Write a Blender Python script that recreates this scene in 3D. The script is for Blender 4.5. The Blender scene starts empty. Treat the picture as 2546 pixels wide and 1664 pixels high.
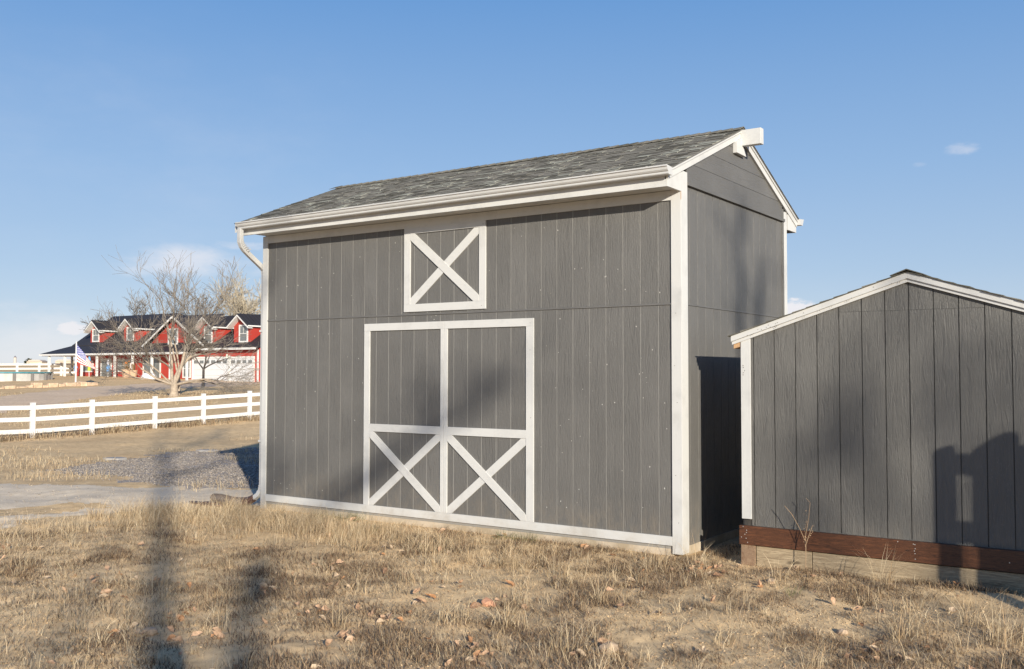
import bpy, math, random
import numpy as np
from mathutils import Vector, Matrix
random.seed(7); RNG = np.random.default_rng(11)
SC = bpy.context.scene
COL = SC.collection
R = math.radians

# ------------------------------------------------------------------ camera
cam = bpy.data.objects.new('camera', bpy.data.cameras.new('camera'))
COL.objects.link(cam)
cam.data.sensor_width = 36.0
cam.data.lens = 36.0 * 2427.7272 / 2546.0
cam.data.clip_start = 0.05
cam.data.clip_end = 9000.0
cam.data.dof.use_dof = False
CAMP = np.array([4.1586, -9.0615, 1.6527])
YAW, PIT, ROL = -0.6012, 0.0386, 0.0012
_f = Vector((math.sin(YAW)*math.cos(PIT), math.cos(YAW)*math.cos(PIT), math.sin(PIT)))
_r = Vector((math.cos(YAW), -math.sin(YAW), 0.0))
_u = _r.cross(_f)
_r2 = _r*math.cos(ROL) + _u*math.sin(ROL)
_u2 = -_r*math.sin(ROL) + _u*math.cos(ROL)
cam.matrix_world = Matrix(((_r2.x, _u2.x, -_f.x, CAMP[0]), (_r2.y, _u2.y, -_f.y, CAMP[1]),
                           (_r2.z, _u2.z, -_f.z, CAMP[2]), (0, 0, 0, 1)))
SC.camera = cam

# ------------------------------------------------------------------ light
SUN_ELEV = math.atan(0.283)
SUN_AZ = math.atan2(0.786, -0.618)          # clockwise from +Y
SUN_STRENGTH = 5.0
SKY_STRENGTH = 0.075
SC.view_settings.view_transform = 'Standard'
SC.view_settings.look = 'None'
SC.view_settings.exposure = 0.45
SC.view_settings.gamma = 1.0
SC.view_settings.use_curve_mapping = False
sun = bpy.data.objects.new('sun', bpy.data.lights.new('sun', 'SUN'))
COL.objects.link(sun)
sun.data.energy = SUN_STRENGTH
sun.data.angle = R(0.55)
sun.data.color = (1.0, 0.925, 0.785)
_tosun = Vector((math.sin(SUN_AZ)*math.cos(SUN_ELEV), math.cos(SUN_AZ)*math.cos(SUN_ELEV), math.sin(SUN_ELEV)))
sun.rotation_euler = _tosun.to_track_quat('Z', 'Y').to_euler()

world = bpy.data.worlds.new('World'); SC.world = world; world.use_nodes = True
WN, WL = world.node_tree.nodes, world.node_tree.links
WN.clear()
def wmath(op, a, b=None, c=None):
    n = WN.new('ShaderNodeMath'); n.operation = op
    for i, v in enumerate((a, b, c)):
        if v is None: continue
        if isinstance(v, (int, float)): n.inputs[i].default_value = v
        else: WL.new(v, n.inputs[i])
    return n.outputs[0]
_out = WN.new('ShaderNodeOutputWorld')
sky = WN.new('ShaderNodeTexSky'); sky.sky_type = 'NISHITA'; sky.sun_disc = False
sky.sun_elevation = SUN_ELEV; sky.sun_rotation = SUN_AZ
sky.altitude = 1600; sky.air_density = 1.0; sky.dust_density = 0.6; sky.ozone_density = 1.6
bg = WN.new('ShaderNodeBackground'); bg.inputs[1].default_value = SKY_STRENGTH
tc = WN.new('ShaderNodeTexCoord')
sep = WN.new('ShaderNodeSeparateXYZ'); WL.new(tc.outputs['Generated'], sep.inputs[0])
dx_, dy_, dz_ = sep.outputs
AZ = wmath('ARCTAN2', dx_, dy_)
# clear dry-air gradient by elevation only, blended with the Nishita sky
_gr = WN.new('ShaderNodeValToRGB'); WL.new(wmath('MAXIMUM', dz_, 0.0), _gr.inputs[0])
_st = [(0.0, (.60, .67, .77)), (.045, (.50, .60, .75)), (.10, (.40, .54, .74)), (.20, (.29, .465, .735)), (.36, (.145, .335, .68)), (.62, (.06, .16, .42)), (1.0, (.035, .09, .26))]
_el = _gr.color_ramp.elements
while len(_el) < len(_st): _el.new(.5)
for _e, (_p, _c) in zip(_el, _st): _e.position = _p; _e.color = (*_c, 1)
_k = WN.new('ShaderNodeVectorMath'); _k.operation = 'SCALE'; WL.new(_gr.outputs[0], _k.inputs[0]); _k.inputs['Scale'].default_value = .785/SKY_STRENGTH
_sm = WN.new('ShaderNodeMix'); _sm.data_type = 'RGBA'; _sm.inputs[0].default_value = .8
WL.new(sky.outputs[0], _sm.inputs[6]); WL.new(_k.outputs[0], _sm.inputs[7]); WL.new(_sm.outputs[2], bg.inputs[0])
mapn = WN.new('ShaderNodeMapping'); mapn.inputs['Scale'].default_value = (1, 1, 2.6)
WL.new(tc.outputs['Generated'], mapn.inputs[0])
def wnoise(scale, detail, rough=0.55):
    n = WN.new('ShaderNodeTexNoise'); n.inputs['Scale'].default_value = scale
    n.inputs['Detail'].default_value = detail; n.inputs['Roughness'].default_value = rough
    WL.new(mapn.outputs[0], n.inputs['Vector']); return n.outputs['Fac']
n1, n2 = wnoise(46, 8, .6), wnoise(9, 6, .62)
def blob(d, ra, rb, soft, noise, amp, op):
    a0 = math.atan2(d[0], d[1])
    e1 = wmath('POWER', wmath('ABSOLUTE', wmath('MULTIPLY', wmath('SUBTRACT', AZ, a0), 1/ra)), 2.0)
    e2 = wmath('POWER', wmath('ABSOLUTE', wmath('MULTIPLY', wmath('SUBTRACT', dz_, d[2]), 1/rb)), 2.0)
    e = wmath('SUBTRACT', 1.0, wmath('ADD', e1, e2))
    e = wmath('ADD', e, wmath('MULTIPLY', wmath('SUBTRACT', noise, 0.5), amp))
    mr = WN.new('ShaderNodeMapRange'); mr.interpolation_type = 'SMOOTHERSTEP'
    mr.inputs['From Min'].default_value = 0.0; mr.inputs['From Max'].default_value = soft
    mr.inputs['To Min'].default_value = 0.0; mr.inputs['To Max'].default_value = op
    WL.new(e, mr.inputs['Value']); return mr.outputs[0]
blobs = [blob((-0.1641, 0.9648, 0.2054), .018, .0075, 1.6, n1, 2.6, .33),
         blob((-0.1985, 0.9607, 0.1939), .008, .003, 1.4, n1, 2.0, .12),
         blob((-0.3098, 0.9491, 0.0540), .030, .020, .5, n1, 2.2, .85),
         blob((-0.8538, 0.519, 0.0411), .020, .0085, .9, n1, 2.4, .8),
         blob((-0.86, 0.50, 0.026), .060, .009, 1.6, n1, 2.6, .55),
         blob((-0.8743, 0.4846, 0.015), .40, .050, 1.5, n2, 2.2, .50),
         blob((-0.7897, 0.6037, 0.104), .085, .022, 1.5, n2, 2.8, .62),
         blob((-0.7600, 0.636, 0.124), .040, .0055, 1.5, n1, 2.6, .35),
         blob((-0.8371, 0.5139, 0.21), .45, .16, 3.2, n2, 2.2, .20),
         blob((0.5, 0.85, 0.06), .5, .03, 1.3, n2, 2.8, .5),
         blob((-0.9, -0.4, 0.07), .7, .04, 1.3, n2, 2.8, .5)]
m = blobs[0]
for b in blobs[1:]: m = wmath('MAXIMUM', m, b)
bgc = WN.new('ShaderNodeBackground'); bgc.inputs[0].default_value = (.93, .90, .92, 1); bgc.inputs[1].default_value = .72
mx = WN.new('ShaderNodeMixShader')
WL.new(m, mx.inputs[0]); WL.new(bg.outputs[0], mx.inputs[1]); WL.new(bgc.outputs[0], mx.inputs[2])
WL.new(mx.outputs[0], _out.inputs[0])

# ------------------------------------------------------------------ helpers
def tag(o, label=None, cat=None, group=None, kind=None):
    if label: o['label'] = label
    if cat: o['category'] = cat
    if group: o['group'] = group
    if kind: o['kind'] = kind
    return o
def empty(name, loc, label, cat, group=None, rz=0.0):
    o = bpy.data.objects.new(name, None); COL.objects.link(o)
    o.location = loc; o.rotation_euler.z = rz; o.empty_display_size = .2
    return tag(o, label, cat, group)
def link(name, me, parent=None, mats=None):
    o = bpy.data.objects.new(name, me); COL.objects.link(o)
    if parent is not None:
        o.parent = parent
    return o
class MB:
    """collects shapes as one mesh"""
    def __init__(s): s.v = []; s.f = []; s.mi = []
    def add(s, vs, fs, mi=0):
        b = len(s.v); s.v += [tuple(map(float, v)) for v in vs]; s.f += [tuple(b+i for i in f) for f in fs]; s.mi += [mi]*len(fs); return s
    def box(s, x0, x1, y0, y1, z0, z1, mi=0):
        return s.add([(x0,y0,z0),(x1,y0,z0),(x1,y1,z0),(x0,y1,z0),(x0,y0,z1),(x1,y0,z1),(x1,y1,z1),(x0,y1,z1)],
              [(0,3,2,1),(4,5,6,7),(0,1,5,4),(1,2,6,5),(2,3,7,6),(3,0,4,7)], mi)
    def prism(s, pts, axis, a, b, mi=0):
        """polygon pts (2-D, counter-clockwise seen from the + side is not required) extruded along an axis"""
        n = len(pts)
        def P(p, t):
            return {'x': (t, p[0], p[1]), 'y': (p[0], t, p[1]), 'z': (p[0], p[1], t)}[axis]
        vs = [P(p, a) for p in pts] + [P(p, b) for p in pts]
        fs = [tuple(range(n))[::-1], tuple(range(n, 2*n))] + [(i, (i+1) % n, n+(i+1) % n, n+i) for i in range(n)]
        return s.add(vs, fs, mi)
    def tube(s, pts, rad, n=8, cap=True, mi=0, squash=None):
        pts = [Vector(p) for p in pts]
        if not hasattr(rad, '__len__'): rad = [rad]*len(pts)
        vs = []; fs = []
        up = Vector((0, 0, 1))
        prev = None
        for i, p in enumerate(pts):
            t = (pts[min(i+1, len(pts)-1)] - pts[max(i-1, 0)]).normalized()
            if prev is None:
                a = t.cross(up) if abs(t.z) < .95 else t.cross(Vector((1, 0, 0)))
            else:
                a = prev - t*prev.dot(t)
            a.normalize(); prev = a; b = t.cross(a)
            sa, sb = squash if squash else (1, 1)
            for k in range(n):
                th = 2*math.pi*(k+.5)/n
                vs.append(p + (a*math.cos(th)*sa + b*math.sin(th)*sb)*rad[i])
        for i in range(len(pts)-1):
            for k in range(n):
                k2 = (k+1) % n
                fs.append((i*n+k, i*n+k2, (i+1)*n+k2, (i+1)*n+k))
        if cap:
            fs.append(tuple(range(n))[::-1]); fs.append(tuple((len(pts)-1)*n+k for k in range(n)))
        return s.add(vs, fs, mi)
    def mesh(s, name, mats, smooth=False, recalc=True):
        me = bpy.data.meshes.new(name); me.from_pydata(s.v, [], s.f)
        for m in (mats if isinstance(mats, (list, tuple)) else [mats]): me.materials.append(m)
        if any(s.mi): me.polygons.foreach_set('material_index', s.mi)
        if smooth: me.polygons.foreach_set('use_smooth', [True]*len(s.f))
        if recalc:
            import bmesh
            bm = bmesh.new(); bm.from_mesh(me); bmesh.ops.recalc_face_normals(bm, faces=bm.faces); bm.to_mesh(me); bm.free()
        me.update(); return me
    def build(s, name, mats, parent=None, smooth=False, bevel=0.0, recalc=True):
        me = s.mesh(name, mats, smooth, recalc)
        o = link(name, me, parent)
        if bevel:
            md = o.modifiers.new('bevel', 'BEVEL'); md.width = bevel; md.segments = 2; md.limit_method = 'ANGLE'
        return o
def np_mesh(name, verts, quads=None, tris=None, mat=None, col=None, smooth=False):
    me = bpy.data.meshes.new(name)
    nq = 0 if quads is None else len(quads); nt = 0 if tris is None else len(tris)
    me.vertices.add(len(verts)); me.vertices.foreach_set('co', np.asarray(verts, np.float32).ravel())
    loops = []
    if nq: loops.append(np.asarray(quads, np.int32).ravel())
    if nt: loops.append(np.asarray(tris, np.int32).ravel())
    loops = np.concatenate(loops); me.loops.add(len(loops)); me.loops.foreach_set('vertex_index', loops)
    me.polygons.add(nq+nt)
    starts = np.concatenate([np.arange(nq)*4, nq*4 + np.arange(nt)*3]).astype(np.int32)
    me.polygons.foreach_set('loop_start', starts)
    if smooth: me.polygons.foreach_set('use_smooth', np.ones(nq+nt, bool))
    if col is not None:
        a = me.color_attributes.new('col', 'FLOAT_COLOR', 'POINT')
        c4 = np.ones((len(verts), 4), np.float32); c4[:, :3] = col; a.data.foreach_set('color', c4.ravel())
    if mat: me.materials.append(mat)
    me.update(calc_edges=True); me.validate()
    return me
# value noise in numpy
_PT = RNG.random((256, 256)).astype(np.float32)
def vnoise(x, y):
    xi = np.floor(x).astype(int); yi = np.floor(y).astype(int); fx = x-xi; fy = y-yi
    fx = fx*fx*(3-2*fx); fy = fy*fy*(3-2*fy)
    g = lambda a, b: _PT[a & 255, b & 255]
    return (g(xi, yi)*(1-fx)+g(xi+1, yi)*fx)*(1-fy) + (g(xi, yi+1)*(1-fx)+g(xi+1, yi+1)*fx)*fy
def fbm(x, y, o=4):
    s = 0; a = .5; t = 0
    for i in range(o):
        s = s + a*vnoise(x*2**i + 17.3*i, y*2**i + 5.1*i); t += a; a *= .5
    return s/t

# ------------------------------------------------------------------ materials
def new_mat(name):
    m = bpy.data.materials.new(name); m.use_nodes = True
    return m, m.node_tree.nodes, m.node_tree.links, m.node_tree.nodes['Principled BSDF']
def N(nodes, typ, **kw):
    n = nodes.new(typ)
    for k, v in kw.items():
        if k in n.inputs.keys(): n.inputs[k].default_value = v
        else: setattr(n, k, v)
    return n
def mixc(nodes, links, fac, a, b, mode='MIX'):
    n = nodes.new('ShaderNodeMix'); n.data_type = 'RGBA'; n.blend_type = mode
    for s, v in ((n.inputs[0], fac), (n.inputs[6], a), (n.inputs[7], b)):
        if hasattr(v, 'node'): links.new(v, s)
        elif isinstance(v, (int, float)): s.default_value = v
        else: s.default_value = (*v, 1)
    return n.outputs[2]
def ramp(nodes, links, fac, stops):
    n = nodes.new('ShaderNodeValToRGB'); links.new(fac, n.inputs[0])
    el = n.color_ramp.elements
    while len(el) < len(stops): el.new(.5)
    for e, (p, c) in zip(el, stops):
        e.position = p; e.color = (*c, 1) if hasattr(c, '__len__') else (c, c, c, 1)
    return n.outputs[0]
def posmap(nodes, links, scale, use='Position', rnd=True):
    """world position, shifted per object, scaled"""
    g = nodes.new('ShaderNodeNewGeometry')
    v = g.outputs['Position']
    if rnd:
        oi = nodes.new('ShaderNodeObjectInfo')
        mu = nodes.new('ShaderNodeVectorMath'); mu.operation = 'MULTIPLY_ADD'
        cx = nodes.new('ShaderNodeCombineXYZ')
        for i in range(3): links.new(oi.outputs['Random'], cx.inputs[i])
        links.new(cx.outputs[0], mu.inputs[0]); mu.inputs[1].default_value = (7.3, 5.7, 31.0); links.new(v, mu.inputs[2])
        v = mu.outputs[0]
    m = nodes.new('ShaderNodeMapping'); m.inputs['Scale'].default_value = scale; links.new(v, m.inputs[0])
    return m.outputs[0]
def noise(nodes, links, vec, scale, detail=4, rough=.55, dist=0.0):
    n = nodes.new('ShaderNodeTexNoise'); n.inputs['Scale'].default_value = scale; n.inputs['Detail'].default_value = detail
    n.inputs['Roughness'].default_value = rough; n.inputs['Distortion'].default_value = dist
    links.new(vec, n.inputs['Vector']); return n.outputs['Fac']
def bump(nodes, links, h, strength, dist, bsdf, prev=None):
    b = nodes.new('ShaderNodeBump'); b.inputs['Strength'].default_value = strength; b.inputs['Distance'].default_value = dist
    links.new(h, b.inputs['Height'])
    if prev is not None: links.new(prev, b.inputs['Normal'])
    if bsdf is not None: links.new(b.outputs[0], bsdf.inputs['Normal'])
    return b.outputs[0]

def siding_mat(name, col, rough=.5, vertical=True, bstr=.55, speck=.35):
    m, n, l, b = new_mat(name)
    sc = (26, 26, 2.2) if vertical else (2.2, 2.2, 30)
    v = posmap(n, l, sc)
    g1 = noise(n, l, v, 1.0, 6, .62, 1.6)
    v2 = posmap(n, l, (120, 120, 14) if vertical else (14, 14, 120))
    g2 = noise(n, l, v2, 1.0, 3, .6, .6)
    wv = posmap(n, l, (1, 1, 1))
    big = noise(n, l, wv, 1.3, 3, .5)
    r = ramp(n, l, g1, [(.36, 0.0), (.5, .75), (.56, .25), (.70, 1.0)])
    h = n.new('ShaderNodeMath'); h.operation = 'MULTIPLY_ADD'; l.new(r, h.inputs[0]); h.inputs[1].default_value = 1.0; l.new(g2, h.inputs[2])
    c = mixc(n, l, ramp(n, l, big, [(.35, 0.0), (.68, 1.0)]), [x*.88 for x in col], [x*1.09 for x in col])
    c = mixc(n, l, ramp(n, l, g1, [(.40, .22), (.50, 0.0), (.60, .0), (.72, .25)]), c, [x*.62 for x in col])
    gp = n.new('ShaderNodeNewGeometry'); sz = n.new('ShaderNodeSeparateXYZ'); l.new(gp.outputs['Position'], sz.inputs[0])
    dz = n.new('ShaderNodeMapRange'); dz.inputs['From Min'].default_value = -.15; dz.inputs['From Max'].default_value = .38
    dz.inputs['To Min'].default_value = .62; dz.inputs['To Max'].default_value = 0.0; l.new(sz.outputs[2], dz.inputs['Value'])
    dn = n.new('ShaderNodeMath'); dn.operation = 'MULTIPLY'; l.new(dz.outputs[0], dn.inputs[0])
    l.new(ramp(n, l, noise(n, l, posmap(n, l, (9, 9, 5), rnd=False), 1.0, 5, .7), [(.40, 0.0), (.68, 1.0)]), dn.inputs[1])
    c = mixc(n, l, dn.outputs[0], c, (.30, .24, .17))   # soil splashed up from the ground
    g3 = noise(n, l, posmap(n, l, (95, 95, 34)), 1.0, 2, .5)
    sp = ramp(n, l, g3, [(.66, 0.0), (.76, 1.0)])
    mm = n.new('ShaderNodeMath'); mm.operation = 'MULTIPLY'; l.new(sp, mm.inputs[0]); mm.inputs[1].default_value = speck
    c = mixc(n, l, mm.outputs[0], c, [min(1, x*1.9+.02) for x in col])
    oi = n.new('ShaderNodeObjectInfo')
    c = mixc(n, l, oi.outputs['Random'], c, mixc(n, l, .5, c, [x*.86 for x in col]))
    l.new(c, b.inputs['Base Color'])
    rr = ramp(n, l, g2, [(.3, rough-.1), (.7, rough+.14)]); l.new(rr, b.inputs['Roughness'])
    b.inputs['Specular IOR Level'].default_value = .45
    bump(n, l, h.outputs[0], bstr, .006, b)
    return m
M = {}
M['gray'] = siding_mat('barn_gray_paint', (.138, .1325, .125))
M['gray_h'] = siding_mat('barn_gray_paint_plank', (.138, .1325, .125), vertical=False, bstr=.35, speck=.2)
M['shed'] = siding_mat('shed_gray_paint', (.122, .1175, .110), rough=.46, bstr=.6, speck=.3)
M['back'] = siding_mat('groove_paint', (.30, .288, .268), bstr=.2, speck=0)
M['backs'] = siding_mat('shed_groove_paint', (.04, .038, .036), bstr=.2, speck=0)
def trim_mat(name, col, rough=.5, grain=.3, dirt=.10, vert=True):
    m, n, l, b = new_mat(name)
    g = noise(n, l, posmap(n, l, (45, 45, 5) if vert else (5, 5, 45)), 1.0, 5, .6, 1.2)
    d = noise(n, l, posmap(n, l, (1, 1, 1)), 3.0, 6, .65)
    sp = noise(n, l, posmap(n, l, (60, 60, 60)), 1.0, 2, .5)
    c = mixc(n, l, ramp(n, l, d, [(.5, 0.0), (.8, 1.0)]), col, [x*(1-dirt*2.2) for x in col])
    c = mixc(n, l, ramp(n, l, sp, [(.70, 0.0), (.78, dirt*3)]), c, (.30, .25, .2))
    c = mixc(n, l, ramp(n, l, g, [(.30, dirt*2.5), (.42, 0.0), (.60, 0.0), (.78, dirt*2.0)]), c, [x*.72 for x in col])
    gp = n.new('ShaderNodeNewGeometry'); sz = n.new('ShaderNodeSeparateXYZ'); l.new(gp.outputs['Position'], sz.inputs[0])
    dz = n.new('ShaderNodeMapRange'); dz.inputs['From Min'].default_value = -.20; dz.inputs['From Max'].default_value = .10
    dz.inputs['To Min'].default_value = dirt*6; dz.inputs['To Max'].default_value = 0.0; l.new(sz.outputs[2], dz.inputs['Value'])
    dn = n.new('ShaderNodeMath'); dn.operation = 'MULTIPLY'; l.new(dz.outputs[0], dn.inputs[0]); l.new(ramp(n, l, d, [(.38, 0.0), (.62, 1.0)]), dn.inputs[1])
    c = mixc(n, l, dn.outputs[0], c, (.36, .29, .20))
    l.new(c, b.inputs['Base Color']); b.inputs['Roughness'].default_value = rough
    b.inputs['Specular IOR Level'].default_value = .4
    bump(n, l, g, grain, .004, b); return m
M['trim'] = trim_mat('white_trim_paint', (.565, .56, .545))
M['trimh'] = trim_mat('white_trim_paint_plank', (.565, .56, .545), vert=False)
M['gutter'] = trim_mat('white_gutter_metal', (.53, .525, .515), rough=.32, grain=.03, dirt=.06)
M['found'] = trim_mat('foundation_timber', (.52, .44, .34), rough=.8, grain=.5, dirt=.2, vert=False)
def wood_mat(name, c1, c2, rough=.55, sc=(3, 40, 40), bstr=.4):
    m, n, l, b = new_mat(name)
    v = posmap(n, l, sc)
    g = noise(n, l, v, 1.0, 6, .6, 2.2)
    g2 = noise(n, l, posmap(n, l, tuple(s*3 for s in sc)), 1.0, 3, .6)
    c = mixc(n, l, ramp(n, l, g, [(.34, 0.0), (.45, .8), (.52, .25), (.58, .9), (.7, 1.0)]), c1, c2)
    k = noise(n, l, posmap(n, l, (2.2, 9, 9)), 1.0, 2, .5)
    c = mixc(n, l, ramp(n, l, k, [(.68, 0.0), (.74, .7)]), c, [x*.35 for x in c1])
    l.new(c, b.inputs['Base Color']); b.inputs['Roughness'].default_value = rough
    bump(n, l, g2, bstr, .003, b); return m
M['redwood'] = wood_mat('stained_brown_beam', (.026, .011, .006), (.130, .050, .022), rough=.5)
M['oldwood'] = wood_mat('aged_post_end', (.17, .10, .06), (.28, .19, .12), rough=.8, sc=(14, 14, 14))
M['timber'] = wood_mat('pale_weathered_timber', (.15, .105, .06), (.44, .345, .225), rough=.85, sc=(2.2, 45, 45))
M['caster_wood'] = wood_mat('shadow_caster_wood', (.22, .17, .13), (.34, .28, .22), rough=.9, sc=(30, 30, 3))
M['rust'] = wood_mat('bare_wood_end', (.42, .24, .12), (.55, .36, .2), rough=.8, sc=(20, 20, 20))
def flat_mat(name, col, rough=.6, var=.1, metallic=0.0, sc=4.0, spec=.4):
    m, n, l, b = new_mat(name)
    g = noise(n, l, posmap(n, l, (1, 1, 1)), sc, 4, .6)
    c = mixc(n, l, ramp(n, l, g, [(.3, 0.0), (.7, 1.0)]), [x*(1-var) for x in col], [min(1, x*(1+var)) for x in col])
    l.new(c, b.inputs['Base Color']); b.inputs['Roughness'].default_value = rough
    b.inputs['Metallic'].default_value = metallic; b.inputs['Specular IOR Level'].default_value = spec; return m
M['vinyl'] = flat_mat('white_vinyl', (.70, .69, .67), .4, .03)
M['screw'] = flat_mat('screw_head', (.75, .74, .72), .35, 0, .6)
M['hole'] = flat_mat('nail_hole', (.10, .08, .06), .9, 0)
M['flash'] = flat_mat('gray_flashing', (.14, .135, .13), .5)
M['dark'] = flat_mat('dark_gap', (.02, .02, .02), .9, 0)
def shingle_mat(name, col):
    m, n, l, b = new_mat(name)
    g = noise(n, l, posmap(n, l, (1, 1, 1)), 260, 2, .6)
    g2 = noise(n, l, posmap(n, l, (1, 1, 1)), 14, 3, .6)
    c = mixc(n, l, ramp(n, l, g, [(.3, 0.0), (.7, 1.0)]), [x*.55 for x in col], [x*1.45 for x in col])
    c = mixc(n, l, ramp(n, l, g2, [(.35, 0.0), (.75, .35)]), c, [x*.6 for x in col])
    l.new(c, b.inputs['Base Color']); b.inputs['Roughness'].default_value = 1.0; b.inputs['Specular IOR Level'].default_value = .04
    bump(n, l, g, .5, .002, b); return m
SH = [shingle_mat('shingle_dark', (.125, .118, .098)), shingle_mat('shingle_mid', (.20, .188, .158)),
      shingle_mat('shingle_gray', (.235, .218, .185)), shingle_mat('shingle_light', (.31, .30, .25)),
      shingle_mat('shingle_pale', (.37, .365, .305))]
# ground
def ground_mat(name, base, dark, light, grain, bstr=.5, bdist=.03, stones=None):
    m, n, l, b = new_mat(name)
    p = posmap(n, l, (1, 1, 1), rnd=False)
    a = noise(n, l, p, .35, 6, .62); f = noise(n, l, p, 5.0, 8, .68); g = noise(n, l, p, 90, 3, .7)
    st = noise(n, l, posmap(n, l, (.5, .12, 1), rnd=False), 1.0, 6, .6)
    c = mixc(n, l, ramp(n, l, a, [(.38, 0.0), (.62, 1.0)]), base, light)
    c = mixc(n, l, ramp(n, l, f, [(.42, .0), (.66, .75)]), c, dark)
    c = mixc(n, l, ramp(n, l, st, [(.5, .0), (.7, .5)]), c, dark)
    c = mixc(n, l, ramp(n, l, g, [(.35, grain), (.5, 0.0), (.65, grain)]), c, mixc(n, l, g, [x*.55 for x in base], [min(.9, x*1.35) for x in base]))
    if stones:
        for sc, amt in stones:
            vo = n.new('ShaderNodeTexVoronoi'); vo.inputs['Scale'].default_value = sc; l.new(p, vo.inputs['Vector'])
            hs = n.new('ShaderNodeSeparateColor'); l.new(vo.outputs['Color'], hs.inputs[0])
            c2 = mixc(n, l, hs.outputs[0], [x*.45 for x in base], [min(.9, x*1.9) for x in base])
            c = mixc(n, l, amt, c, c2)
    l.new(c, b.inputs['Base Color']); b.inputs['Roughness'].default_value = 1.0; b.inputs['Specular IOR Level'].default_value = 0.0
    h = n.new('ShaderNodeMath'); h.operation = 'ADD'; l.new(f, h.inputs[0])
    h2 = n.new('ShaderNodeMath'); h2.operation = 'MULTIPLY'; l.new(g, h2.inputs[0]); h2.inputs[1].default_value = .3
    l.new(h2.outputs[0], h.inputs[1])
    bump(n, l, h.outputs[0], bstr, bdist, b)
    return m
M['sand'] = ground_mat('sandy_soil', (.78, .55, .31), (.52, .35, .195), (.84, .605, .35), .22)
M['near'] = ground_mat('sandy_soil_with_litter', (.80, .57, .33), (.50, .345, .20), (.86, .63, .375), .40, .6, .02)
M['grav'] = ground_mat('blue_gray_gravel', (.38, .33, .29), (.30, .26, .225), (.43, .375, .33), .4, .8, .03, stones=[(34, .35), (70, .3)])
M['track'] = ground_mat('crushed_gray_track', (.82, .655, .465), (.66, .52, .365), (.88, .71, .51), .22, .3, .01, stones=[(60, .18)])
M['drive'] = ground_mat('packed_driveway', (.76, .575, .41), (.60, .44, .30), (.82, .63, .46), .2, .3, .05)
def vcol_mat(name, rough=.9, trans=.3, spec=.04):
    m, n, l, b = new_mat(name)
    a = n.new('ShaderNodeAttribute'); a.attribute_name = 'col'
    l.new(a.outputs['Color'], b.inputs['Base Color']); b.inputs['Roughness'].default_value = rough
    b.inputs['Specular IOR Level'].default_value = spec
    if trans:
        t = n.new('ShaderNodeBsdfTranslucent'); l.new(a.outputs['Color'], t.inputs[0])
        mx = n.new('ShaderNodeMixShader'); mx.inputs[0].default_value = trans
        l.new(b.outputs[0], mx.inputs[1]); l.new(t.outputs[0], mx.inputs[2])
        l.new(mx.outputs[0], n['Material Output'].inputs[0])
    return m
M['grass'] = vcol_mat('dry_blades'); M['weed'] = vcol_mat('weed_twigs', .9, 0.1); M['stone'] = vcol_mat('loose_stone', 1.0, 0, .0)

# ------------------------------------------------------------------ terrain
_D = [-50, 14, 20, 26.6, 32.7, 36.6, 40.6, 61, 75, 87, 95, 500, 1400, 5000]
_Z = [-.19, -.19, -.36, -.56, -.60, -.49, -.35, .17, .55, .84, 1.1, 5.8, 12.0, 36.0]
_fx, _fy = math.sin(YAW), math.cos(YAW)
def gzv(x, y):
    d = (x-CAMP[0])*_fx + (y-CAMP[1])*_fy
    z = (np.interp(d-1.2, _D, _Z) + np.interp(d+1.2, _D, _Z) + np.interp(d, _D, _Z))/3
    lat = np.exp(-(np.maximum(np.abs(x+2.2)-5.2, 0)**2 + np.maximum(np.abs(y-1.7)-1.9, 0)**2)/.18)   # flat under the sheds
    b = (fbm(x*.9, y*.9, 3)-.5)*.09 + (fbm(x*5+9, y*5, 3)-.5)*.035
    far = np.clip((d-40)/200, 0, 1)
    z = z + .05*np.exp(-((y+.28)/.24)**2)*np.clip((x-.85)/.4, 0, 1)*(.5+vnoise(x*3, y*3)) + .025*np.exp(-((y+.45)/.3)**2)*np.clip((-.2-x)/.4, 0, 1)*np.clip((x+6.0)/.4, 0, 1)*vnoise(x*2+5, y*2)
    return z + b*(1-lat)*(1-.0*far) + (fbm(x*.02, y*.02, 3)-.5)*far*2.0*np.clip((600-d)/500, 0, 1)
def gz(x, y): return float(gzv(np.array([x], float), np.array([y], float))[0])
def inpoly(x, y, poly):
    r = np.zeros(x.shape, bool); n = len(poly); j = n-1
    for i in range(n):
        xi, yi = poly[i]; xj, yj = poly[j]
        c = ((yi > y) != (yj > y)) & (x < (xj-xi)*(y-yi)/((yj-yi) if yj != yi else 1e-9)+xi)
        r ^= c; j = i
    return r
GRAVEL = [(-14.9,2.1),(-15.61,3.2),(-17.03,5.45),(-18.43,7.64),(-18.8,8.85),(-18.57,9.19),(-18.54,10.67),(-14,9),(-9.4,4.2),(-8.1,1.95),(-8.96,1.51),(-10.24,1.36),(-11.39,1.6),(-12.71,2.15),(-13.03,1.69),(-14.14,1.78)]
TRACK = [(-16,-3.4),(-12.51,-.2),(-11.93,.26),(-10.75,.34),(-10.2,.78),(-9.48,1.27),(-8.14,1.64),(-6.3,.9),(-6.3,.1),(-6.72,-.3),(-7.35,-.73),(-7.45,-1.1),(-7.34,-1.75),(-7.41,-2.4),(-7.41,-2.9),(-9,-5.5)]
STREAK = [(-9.2,-2.6),(-8.8,-1.1),(-8.25,-.85),(-7.95,-1.7),(-8.6,-3.2)]
DRIVE = [(-46,14),(-53.53,21.52),(-59.45,26.68),(-62.56,31.27),(-64.51,35.08),(-65.9,39.0),(-67.15,42.57),(-72.5,48.9),(-62.4,48.9),(-57.7,43.88),(-57.72,39.14),(-56.71,35.53),(-55.02,32.02),(-52.39,28.43),(-50.66,25.92),(-47.1,22.42),(-43.76,18.83),(-41.65,16.4),(-40.31,14.53),(-40,10)]
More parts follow.
